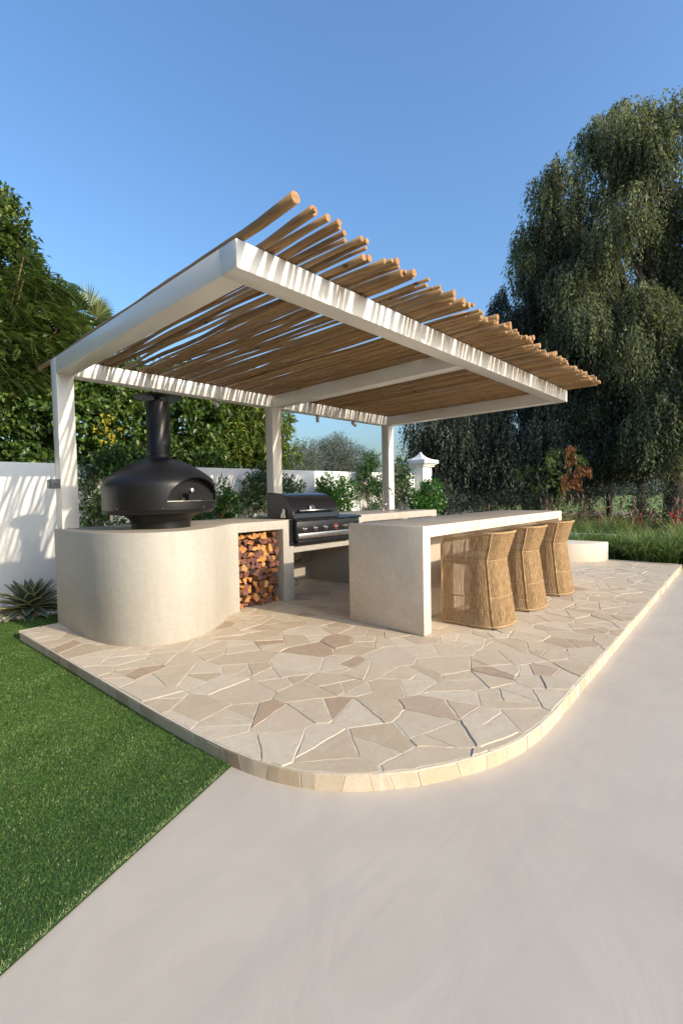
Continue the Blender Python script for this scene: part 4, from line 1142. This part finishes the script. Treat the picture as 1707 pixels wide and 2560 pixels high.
# slim trunks between the weeping crowns
for i, (x, y, r_, lab) in enumerate(((19.05, 4.37, .11, 'slim dark tree trunk left of the two standing in the grasses'), (19.84, 3.52, .13, 'slim dark tree trunk right of the two standing in the grasses'))):
    t = thing('slim_tree', lab, 'tree', (x, y, 0), 0, 'slim trees under the weeping crown')
    tubesobj('trunk', [([(0, 0, -.05), (.03, 0, .8), (-.05, .05, 1.8), (.1, 0, 3.2)], [r_ * 1.2, r_, r_ * .9, r_ * .7]), ([(-.05, .05, 1.7), (.3, -.3, 2.4), (.7, -.6, 3.2)], [r_ * .6, r_ * .4, r_ * .3])], M_bark, t, 8)
    lb = [(0, 0, 3.2, .9, .9, .7), (.3, -.5, 2.7, .6, .6, .5)]
    P, u, f = lobes_points(lb, 700, .3, .3, 50 + i, -.6, 2); PP = np.repeat(P, 9, 0) + rng.normal(0, .12, (len(P) * 9, 3)); PP[:, 2] -= np.tile(np.linspace(0, .5, 9), len(P))
    o = leafcloud('foliage', PP, rdir(len(PP)) * .6 + np.array([0, 0, -.8]), .09, .03, M_weep2, t); o['kind'] = 'stuff'

L_ = [(1.92, 10.44, 6.1, 0.78, 0.78, 0.7), (2.24, 10.07, 5.6, 0.45, 0.5, 0.7), (2.54, 9.69, 4.80, 0.52, 0.57, 0.66), (1.88, 9.94, 4.47, 0.82, 0.82, 0.96), (2.85, 9.32, 4.15, 0.52, 0.57, 0.52), (2.21, 9.53, 3.58, 0.89, 0.89, 0.68), (2.93, 9.05, 3.61, 0.49, 0.49, 0.42)]
broad_tree('broadleaf_tree', 'tall bright green broadleaf tree at the left edge beyond the wall', 'tree', L_, 3600, .105, .055, M_broad2, (2.2, 9.9, 0), .09, 21, 9, .11, gap=-.7)
HL = [(-4.6, y_, z_, 1.2, 1.3, 1.5) for y_ in (-3.5, -1.5, .5, 2.5, 4.5, 6.5) for z_ in (1.3, 3.4)] + [(x_, 9.6, z_, 1.3, 1.0, 1.5) for x_ in (-3.6, -1.6, .2) for z_ in (1.6, 3.6)]
H = [(2.05, 9.0, 2.5, 0.66, 0.66, 0.7), (2.59, 8.63, 2.5, 0.59, 0.59, 0.7), (3.08, 8.3, 2.55, 0.59, 0.59, 0.75), (3.57, 8.1, 2.6, 0.6, 0.6, 0.8), (4.07, 7.9, 2.55, 0.55, 0.55, 0.7), (3.41, 8.5, 3.34, 0.75, 0.75, 0.41), (4.11, 8.2, 3.39, 0.78, 0.7, 0.43), (4.67, 7.9, 2.7, 0.51, 0.51, 0.7), (2.6, 8.4, 1.9, .8, .5, .5), (3.6, 8.0, 1.9, .8, .5, .5), (4.5, 7.8, 1.9, .7, .5, .5), (1.5, 9.2, 2.2, .7, .7, .8)]
hedge = broad_tree('ivy_hedge', 'dense green ivy-covered hedge with yellow blooms rising over the wall behind the oven', 'hedge', H, 6200, .085, .062, M_broad, (3.2, 8.3, 0), .05, 22, 8, .09, gap=-.75, gs=3.5, ymin=.28, trunk=True, drop=.5)
# unseen hedge mass added on the left to block sky and shade left-facing surfaces
_P, _u, _f = lobes_points(HL, 9000, .2, .2, 71, -.9, 1.5)
_o = leafcloud('foliage', np.repeat(_P, 4, 0) + rng.normal(0, .1, (len(_P) * 4, 3)) - np.array([3.2, 8.3, 0]), rdir(len(_P) * 4), .24, .15, M_broad, hedge); _o['kind'] = 'stuff'
# yellow blooms
def blooms(parent, c0, spots, m, L, W, per, nm='flowers'):
    PP = []
    for (x, y, z, r_, n) in spots: PP.append(np.array([x, y, z]) + rng.normal(0, r_, (n, 3)) * np.array([1, .5, 1]))
    P = np.repeat(np.concatenate(PP), per, 0); P = P + rng.normal(0, .012, P.shape)
    o = leafcloud(nm, P - np.array(c0), rdir(len(P)) + np.array([0, -.5, .2]), L, W, m, parent); o['kind'] = 'stuff'
blooms(hedge, (3.2, 8.3, 0), [(2.92, 7.6, 2.62, .05, 9), (2.88, 7.6, 2.45, .06, 9), (2.98, 7.58, 2.32, .05, 6), (3.15, 7.58, 2.47, .04, 2), (3.02, 7.56, 2.2, .06, 6), (2.82, 7.6, 2.25, .03, 2)], M_yellow, .055, .04, 4)
Fe = [(2.25, 8.98, 4.95, 0.32, 0.32, 0.19), (2.06, 9.16, 4.57, 0.39, 0.39, 0.32), (2.62, 8.87, 4.91, 0.33, 0.33, 0.2), (2.4, 8.78, 4.3, 0.52, 0.52, 0.32), (2.72, 8.62, 4.33, 0.33, 0.37, 0.25), (2.02, 8.87, 3.73, 0.57, 0.57, 0.32), (2.48, 8.52, 3.75, 0.51, 0.51, 0.32), (2.84, 8.47, 3.93, 0.25, 0.27, 0.22), (2.1, 8.6, 3.19, 0.44, 0.44, 0.25), (2.33, 9.22, 5.45, 0.2, 0.2, 0.13), (2.0, 8.69, 2.95, 0.5, 0.5, 0.19)]
def feather_tree():
    base = (1.7, 8.9, 0); t = thing('feathery_tree', 'feathery-leaved tree with reddish branches overhanging the left of the wall', 'tree', base); c = np.array(base)
    P, u, f = lobes_points(Fe, 2500, .3, .35, 31, -.8, 3.0)
    n = len(P); ax = unit(u * np.array([.6, .6, .2]) + np.array([.75, -.25, -.15]) + rng.normal(0, .45, (n, 3)))
    up = unit(np.array([0, 0, 1.]) + rng.normal(0, .25, (n, 3))); sd = unit(np.cross(ax, up)); Lf = rng.uniform(.16, .30, n)
    K = 9; PP = []; DD = []; RR = []; rn0 = rng.random(n) * .75
    for j in range(K):
        tt = (j + .5) / K
        p = P + ax * (Lf * tt)[:, None]; p[:, 2] -= Lf * tt * tt * .45
        for s in (-1, 1):
            PP.append(p); d = sd * s * .85 + ax * .45; d[:, 2] -= .15 + .2 * tt; DD.append(d); RR.append(np.clip(rn0 + rng.normal(0, .08, n), 0, 1))
    PP = np.concatenate(PP); DD = np.concatenate(DD)
    tl = np.repeat(np.array([math.sin(math.pi * min(.95, (j + 1.2) / K)) for j in range(K)]), 2 * n)
    N = np.tile(up, (2 * K, 1))
    o = leafcloud('foliage', PP - c, DD, .062 * (.45 + .6 * tl), .020, M_feather, t, np.concatenate(RR), N=N, fold=.05); o['kind'] = 'stuff'
    T = branches((0, 0, 2.3), [tuple(np.array(l[:3]) - c) + tuple(l[3:]) for l in Fe], .035, 8); tubesobj('branches', T, M_frond_stem, t, 6)
    tubesobj('trunk', [([(0, 0, -.05), (.05, 0, 1.2), (0, 0, 2.4)], [.10, .08, .06])], M_bark, t, 8)
feather_tree()
Mg = [(5.8, 8.15, 3.05, 0.61, 0.61, 0.72), (6.2, 7.75, 2.85, 0.40, 0.4, 0.56), (6.0, 7.95, 3.45, 0.46, 0.46, 0.38), (6.35, 7.6, 2.2, 0.40, 0.35, 0.33), (5.4, 8.2, 2.35, 0.53, 0.53, 0.45), (5.2, 8.5, 3.3, 0.38, 0.38, 0.46), (5.95, 7.9, 2.3, 0.54, 0.5, 0.45), (5.6, 8.2, 2.6, .7, .5, .6)]
broad_tree('mango_tree', 'yellow-green tree with long drooping leaves behind the middle pergola post', 'tree', Mg, 1900, .16, .038, M_mango, (5.8, 8.2, 0), .07, 23, 9, .07, drop=.35, gap=-.8, ymin=.3)
O = [(12.24, 11.89, 2.64, 0.73, 0.73, 0.65), (12.63, 11.46, 2.63, 0.73, 0.73, 0.58), (12.45, 11.68, 3.07, 0.44, 0.44, 0.36), (13.02, 11.04, 2.4, 0.58, 0.58, 0.44), (12.6, 11.5, 1.9, .9, .8, .6)]
broad_tree('olive_tree', 'larger grey-green olive-like tree beyond the wall between the two posts', 'tree', O, 2600, .075, .022, M_olive, (12.5, 11.6, 0), .07, 24, 9, .16, drop=-.2, gap=-.7)
O2 = [(10.96, 11.8, 2.58, 0.55, 0.55, 0.48), (10.77, 11.99, 2.45, 0.48, 0.48, 0.41), (10.9, 11.8, 1.9, .6, .5, .5)]
broad_tree('olive_tree', 'smaller grey-green olive-like tree just right of the middle post', 'tree', O2, 1100, .075, .022, M_olive, (10.9, 11.85, 0), .06, 25, 9, .16, drop=-.2, gap=-.7)

# fan palm beyond the wall
def palm():
    base = (3.83, 10.83, 0); t = thing('fan_palm', 'pale green fan palm poking up behind the feathery tree', 'palm', base)
    tubesobj('trunk', [([(0, 0, -.05), (.05, 0, 2.2), (0, 0, 4.85)], [.16, .13, .11])], M_bark, t, 9)
    for i, (az, el, L0) in enumerate(((-150, 60, .95), (-60, 55, .85), (-20, 40, .9), (-40, 15, .8), (40, 50, .9), (120, 50, .8), (-120, 20, .8), (-75, 80, 1.0), (-170, 35, .8), (-8, 5, .8))):
        az, el = R(az), R(el); d = Vector((math.cos(az) * math.cos(el), math.sin(az) * math.cos(el), math.sin(el)))
        o0 = Vector((0, 0, 4.85)); hub = o0 + d * L0 * .55; sd = d.cross(Vector((0, 0, 1))).normalized(); V = []; F = []; rn = []
        for k in range(26):
            a = R(-78 + 156 * k / 25); dd = (d * math.cos(a) + sd * math.sin(a)).normalized(); Lk = L0 * .62 * (.75 + .25 * math.cos(a)); tip = hub + dd * Lk - Vector((0, 0, .12 * abs(math.sin(a))))
            pr = dd.cross(d.cross(sd)).normalized() * .017; b = len(V); nn = d.cross(sd) * .01
            V += [hub, hub + dd * Lk * .55 + pr, tip, hub + dd * Lk * .55 - pr]; F += [(b, b + 1, b + 2), (b, b + 2, b + 3)]; rn += [random.random()] * 4
        fr = npmesh('frond', [tuple(v) for v in V], F, M_palm, t, rn)
        tubeobj('stalk', [o0, hub], .012, M_stem, fr, 5)
palm()

# shrubs and climbers trained on the wall
def shrub(name, label, x, spec, m, L, W, n, stems=4, per=7, seed=1, drop=0, grp='shrubs along the boundary wall'):
    y = spec[0][1]; t = thing(name, label, 'shrub', (x, y, 0), 0, grp)
    c = np.array([x, y, 0]); lob = [tuple(s) for s in spec]
    P, u, f = lobes_points(lob, n, .35, .35, seed, -.7, 7)
    k = P[:, 1] < (7.24 - .05 * (P[:, 0] - 1.4)) - .03; P, u = P[k], u[k]
    tw = unit(u * .5 + rdir(len(P)) * .5 + np.array([0, -.1, .7 - drop]))
    PP = np.repeat(P, per, 0); TT = np.repeat(tw, per, 0); tt = np.tile(np.linspace(0, 1, per), len(P))
    PP = PP + TT * (tt * .16)[:, None]
    D = unit(TT * .5 + rdir(len(PP)) * .8 + np.array([0, -.1, .15 - drop]))
    rn = np.clip(rng.random(len(PP)) * .6 + tt * .3, 0, 1)
    o = leafcloud('foliage', PP - c, D, L * rng.uniform(.7, 1.2, len(PP)), W * rng.uniform(.8, 1.2, len(PP)), m, t, rn); o['kind'] = 'stuff'
    r7 = random.Random(seed); T = []
    for i in range(stems):
        l = lob[i % len(lob)]; e = Vector((l[0] - x + r7.uniform(-.5, .5) * l[3], l[1] - y + r7.uniform(-.3, .3) * l[4], l[2] + r7.uniform(0, .5) * l[5]))
        s0 = Vector((r7.uniform(-.06, .06), 0, 0)); T.append(([s0, s0.lerp(e, .4) + Vector((r7.uniform(-.05, .05), 0, .05)), e], [.012, .009, .004]))
    for p in P[::max(1, len(P) // 40)]:
        q = Vector(p - c); l = min(lob, key=lambda l: (l[0] - p[0]) ** 2 + (l[2] - p[2]) ** 2); b = Vector((l[0] - x, l[1] - y, l[2] - l[5] * .5)); T.append(([b, b.lerp(q, .5) + Vector((0, 0, .02)), q], [.006, .005, .003]))
    tubesobj('stems', T, M_stem, t, 5)
def wyf(x): return 7.24 - .05 * (x - 1.4)
shrub('climbing_shrub', 'climbing shrub spilling over the wall top left of the oven', 2.55, [(2.55, 7.0, 1.75, .38, .14, .28), (2.45, 7.02, 1.35, .16, .10, .25), (2.85, 6.95, 1.85, .3, .16, .2), (2.50, 7.0, 1.0, .12, .1, .25), (2.75, 6.98, .85, .2, .1, .22)], M_climb, .085, .034, 360, 6, 7, 61, .25)
shrub('leafy_shrub', 'bushy upright shrub directly right of the oven base', 3.75, [(3.65, 6.7, 1.0, .22, .16, .35), (3.95, 6.75, 1.15, .2, .15, .35), (3.5, 6.7, .8, .2, .15, .4)], M_shrub, .075, .036, 300, 6, 7, 62)
shrub('leafy_shrub', 'slender upright shrub between the oven and the middle post', 4.4, [(4.35, 6.75, 1.2, .2, .13, .42), (4.5, 6.75, 1.0, .18, .13, .4)], M_shrub, .075, .036, 200, 5, 7, 63)
shrub('climbing_shrub', 'dark climber behind the middle post of the pergola', 5.3, [(5.15, 6.85, 1.5, .22, .10, .35), (5.6, 6.85, 1.65, .36, .12, .26), (5.0, 6.85, 1.15, .15, .10, .4), (5.95, 6.8, 1.45, .26, .1, .16), (5.5, 6.85, 1.25, .3, .1, .3)], M_climb, .075, .030, 430, 7, 7, 64, .2)
shrub('leafy_shrub', 'bushy shrub rising behind the grill hood', 6.9, [(6.7, 6.6, 1.25, .22, .15, .42), (7.0, 6.65, 1.4, .18, .14, .42), (7.3, 6.65, 1.3, .24, .15, .4), (6.9, 6.6, 1.0, .35, .15, .35)], M_shrub, .08, .038, 520, 7, 7, 65)
shrub('tall_climber', 'tall narrow climber just left of the far post, taller than the wall', 8.3, [(8.2, 6.65, 2.0, .3, .16, .25), (8.35, 6.65, 1.7, .26, .14, .35), (8.0, 6.7, 1.6, .18, .1, .3), (8.45, 6.65, 1.35, .12, .1, .25), (8.3, 6.6, 1.0, .25, .12, .15)], M_climb, .085, .028, 520, 8, 7, 66, .45)
shrub('tall_climber', 'climber just right of the far post beside the gate pillar', 9.45, [(9.35, 6.6, 1.95, .26, .15, .28), (9.55, 6.6, 1.6, .26, .14, .3), (9.2, 6.6, 1.4, .2, .12, .3)], M_climb, .08, .03, 330, 7, 7, 67, .35)
shrub('leafy_shrub', 'bright green bush in front of the gate pillar', 9.5, [(9.55, 6.1, 1.15, .42, .25, .35), (9.85, 6.1, 1.3, .2, .15, .35), (9.3, 6.1, 1.0, .3, .2, .3), (9.9, 6.05, .95, .28, .2, .3)], M_shrub, .075, .042, 560, 7, 8, 68)

# undergrowth below the weeping trees
SP = [(13.7, 5.0, 1.9, .5, .5, .35), (14.1, 4.2, 2.3, .5, .5, .25), (13.6, 4.7, 1.4, .5, .5, .3)]
sap = broad_tree('sapling', 'light green pinnate sapling with hanging rusty dead leaves under the weeping tree', 'sapling', SP, 150, .11, .03, M_broad2, (13.9, 4.6, 0), .04, 41, 11, .10, drop=.3, gap=-.4)
def dead(parent, c0, spots):
    PP = []; DD = []
    for x, y, z, w, h, n in spots:
        a = rng.uniform(-1, 1, n); s = rng.random(n)
        PP.append(np.stack([x + a * w * .6, y - a * w * .6, z - s * h + .1 * (1 - a * a)], 1)); DD.append(np.tile([0, 0, -1.], (n, 1)) + rng.normal(0, .35, (n, 3)))
    P = np.concatenate(PP); o = leafcloud('dead_leaves', P - np.array(c0), np.concatenate(DD), .10, .028, M_dead, parent); o['kind'] = 'stuff'
dead(sap, (13.9, 4.6, 0), [(13.55, 4.05, 2.50, .17, .5, 330), (13.5, 4.0, 1.78, .34, .42, 480), (13.6, 3.75, 1.95, .28, .25, 160)])
BU = [(15.2, 3.4, .9, .9, .8, .6), (15.6, 2.2, .8, .9, .8, .6), (15.4, 1.0, .9, .9, .8, .7), (15.0, 4.6, .8, .8, .7, .5), (13.3, 5.9, .9, .8, .6, .5), (13.6, 5.0, .85, .7, .5, .5), (13.0, 6.8, .8, .7, .5, .45)]
broad_tree('grey_bush', 'dark grey bush under the low branches left of the sapling', 'bush', BU, 2400, .08, .024, M_weep2, (13.3, 5.7, 0), .03, 42, 9, .1, drop=.2)

# ornamental grass tussocks
def tussock(x, y, h, n, seed, label, nplume, dz=0):
    t = thing('fountain_grass', label, 'grass tussock', (x, y, dz), 0, 'fountain grass tussocks in the far bed')
    r8 = np.random.default_rng(seed); K = 6
    az = r8.uniform(0, 2 * np.pi, n); ln = h * r8.uniform(.6, 1.15, n); out = r8.uniform(.25, 1.15, n)
    b = r8.normal(0, .07, (n, 2)); V = np.zeros((n, K, 2, 3)); w0 = .0065 * r8.uniform(.6, 1.3, n)
    for j in range(K):
        s = j / (K - 1); r_ = out * ln * (s ** 1.5) * .85; z = ln * (s - .62 * out * s ** 2.6)
        cx = b[:, 0] + np.cos(az) * r_; cy = b[:, 1] + np.sin(az) * r_
        ww = w0 * (1 - s) ** .6 + .0004
        px_, py_ = -np.sin(az) * ww, np.cos(az) * ww
        V[:, j, 0] = np.stack([cx + px_, cy + py_, z], 1); V[:, j, 1] = np.stack([cx - px_, cy - py_, z], 1)
    idx = (np.arange(n) * K * 2)[:, None]; F = []
    for j in range(K - 1): F.append(np.stack([idx[:, 0] + 2 * j, idx[:, 0] + 2 * j + 1, idx[:, 0] + 2 * j + 3, idx[:, 0] + 2 * j + 2], 1))
    rn = np.repeat(np.clip(r8.random(n), 0, 1), K * 2)
    o = npmesh('blades', V.reshape(-1, 3), np.concatenate(F), M_gblade, t, rn); o['kind'] = 'stuff'
    r9 = random.Random(seed)
    for i in range(nplume):
        a = r9.uniform(0, 6.28); l = h * r9.uniform(1.2, 1.75); o_ = r9.uniform(.05, .38)
        pts = [Vector((math.cos(a) * o_ * l * s ** 1.6, math.sin(a) * o_ * l * s ** 1.6, l * s * (1 - .12 * o_ * s))) for s in (0, .3, .6, .85)]
        d = (pts[3] - pts[2]).normalized(); e = [pts[3] + d * .13 * s for s in (0, .12, .4, .75, 1.0)]
        fr = tubeobj('seed_head', e, [.004, .012, .015, .011, .003], M_plume, t, 7)
        P = np.array([list(pts[3] + d * .13 * r9.random()) for _ in range(70)]); oo = leafcloud('bristles', P, unit(rdir(70)) + np.array(d) * .9, .022, .004, M_plume, fr); oo['kind'] = 'stuff'
        tubeobj('stalk', pts, .0022, M_gblade if False else M_stem, fr, 4)
spots_ = [(9.62, 1.70, .68, ''), (9.60, 1.30, .66, ''), (9.66, .86, .68, ''), (9.8, .60, .72, ''), (9.9, -.05, .70, ''), (10.0, 2.15, .68, ''), (9.75, 2.75, .70, ''), (10.15, 1.55, .72, ''), (10.2, 1.05, .76, ''), (10.4, .76, .76, ''),
          (10.75, 1.9, .68, ''), (10.8, 1.3, .72, ''), (10.9, .75, .72, ''), (10.5, 2.6, .70, ''), (10.3, 3.3, .76, ''), (10.1, 4.0, .6, ''), (11.3, 2.3, .60, ''), (11.35, 1.55, .60, ''),
          (12.4, 2.4, .85, ''), (12.35, 1.5, .85, ''), (12.5, 3.3, .8, ''), (12.4, .6, .85, ''), (12.3, 4.2, .75, ''), (11.2, 4.4, .7, ''), (10.9, 5.2, .7, ''), (13.0, 2.9, .9, ''), (13.0, 1.1, .9, ''), (13.1, 3.9, .85, '')]
for i, (x, y, h, lab) in enumerate(spots_):
    tussock(x, y, h, 640 if x < 11 else 460, 100 + i, 'green fountain grass tussock with pinkish plumes in the bed beyond the terrace', (2 if i % 2 else 1) if x < 11.5 else 4, GZ)
# dry yellow-green low planting behind
def low():
    n = 26000; x = rng.uniform(12.8, 24, n); y = rng.uniform(-1.5, 11, n); P = np.stack([x, y, np.full(n, -.02)], 1); f = clump(P, .9, 77)
    k = f > -.1; P, f = P[k], f[k]; n = len(P)
    o = leafcloud('dry_undergrowth', P, rdir(n) * .45 + np.array([0, 0, 1.]), rng.uniform(.15, .5, n), .022, leaf_mat('dry_grass', [(0, (.09, .11, .035)), (.5, (.20, .19, .07)), (1, (.40, .31, .16))], .3, .8, .1), None); tag(o, 'dry yellow-green undergrowth beneath the big trees', 'undergrowth', kind='stuff')
low()
for nm, lab, c0, sp in (('bougainvillea', 'larger red-flowering shrub at the right edge among the grasses', (12.9, 1.65, 0), [(12.9, 1.65, .62, .10, 90), (12.9, 1.6, .42, .09, 50)]), ('bougainvillea', 'smaller red-flowering shrub left of the other in the grasses', (13.6, 2.55, 0), [(13.6, 2.5, .50, .13, 45), (13.4, 2.9, .45, .07, 12)])):
    t = thing(nm, lab, 'flowering shrub', c0, 0, 'red flowering shrubs'); blooms(t, c0, sp, M_redfl, .05, .045, 4)
    P = np.concatenate([np.array(s[:3]) - np.array(c0) + rng.normal(0, s[3] * 1.2, (160, 3)) for s in sp]); P[:, 2] = np.abs(P[:, 2]); o = leafcloud('foliage', P, rdir(len(P)), .06, .03, M_broad, t); o['kind'] = 'stuff'
    tubesobj('stems', [([(0, 0, -.02), (.02 * k_, .02, .3), (.08 * k_, .03, .6)], [.012, .009, .004]) for k_ in (-2, -1, 1, 2)], M_stem, t, 5)
# far tree line beyond the lawn
def far_line():
    n = 24000; a = rng.uniform(0, 1, n); x = 150 + rng.normal(0, 6, n) - 60 * a; y = -20 + 170 * a
    P = np.stack([x, y, np.zeros(n)], 1); hh = 3.0 + 2.2 * np.clip(clump(P, .08, 5), -1, 1); P[:, 2] = rng.random(n) * hh
    o = leafcloud('distant_tree_line', P, rdir(n), 1.6, .9, leaf_mat('far_foliage', [(0, (.10, .12, .10)), (1, (.20, .22, .18))], .1, .9, .1), None); tag(o, 'hazy line of distant trees beyond the green lawn', 'tree line', kind='stuff')
far_line()
# a few fallen leaves
def fallen():
    n = 46; x = rng.uniform(-.5, 1.2, n); y = rng.uniform(1.8, 4.8, n); z = np.full(n, GZ + .028)
    x2 = rng.uniform(3.5, 8.5, 26); y2 = rng.uniform(.55, .92, 26); z2 = np.full(26, GZ + .003)
    k = y > 2.1 + (x - 1.345) * .37; P = np.concatenate([np.stack([x[k], y[k], z[k]], 1), np.stack([x2, y2, z2], 1)])
    P = P[(P[:, 1] > .9 - .0) == (P[:, 2] > GZ + .01)]
    D = rdir(len(P)) * np.array([1, 1, .1]); o = leafcloud('fallen_leaves', P, D, .015, .006, leaf_mat('fallen', [(0, (.30, .17, .08)), (1, (.62, .47, .30))], 0, .8, .2), None, N=np.tile([0, 0, 1.], (len(P), 1)), fold=.1)
    tag(o, 'scattered dry leaves on the turf and the pavement', 'fallen leaves', kind='stuff')
fallen()
print('turf', NT, 'poles', NP, 'logs', NL, 'stones', k, 'tris', sum(len(o.data.loop_triangles) if False else sum(1 for _ in ()) for o in []))
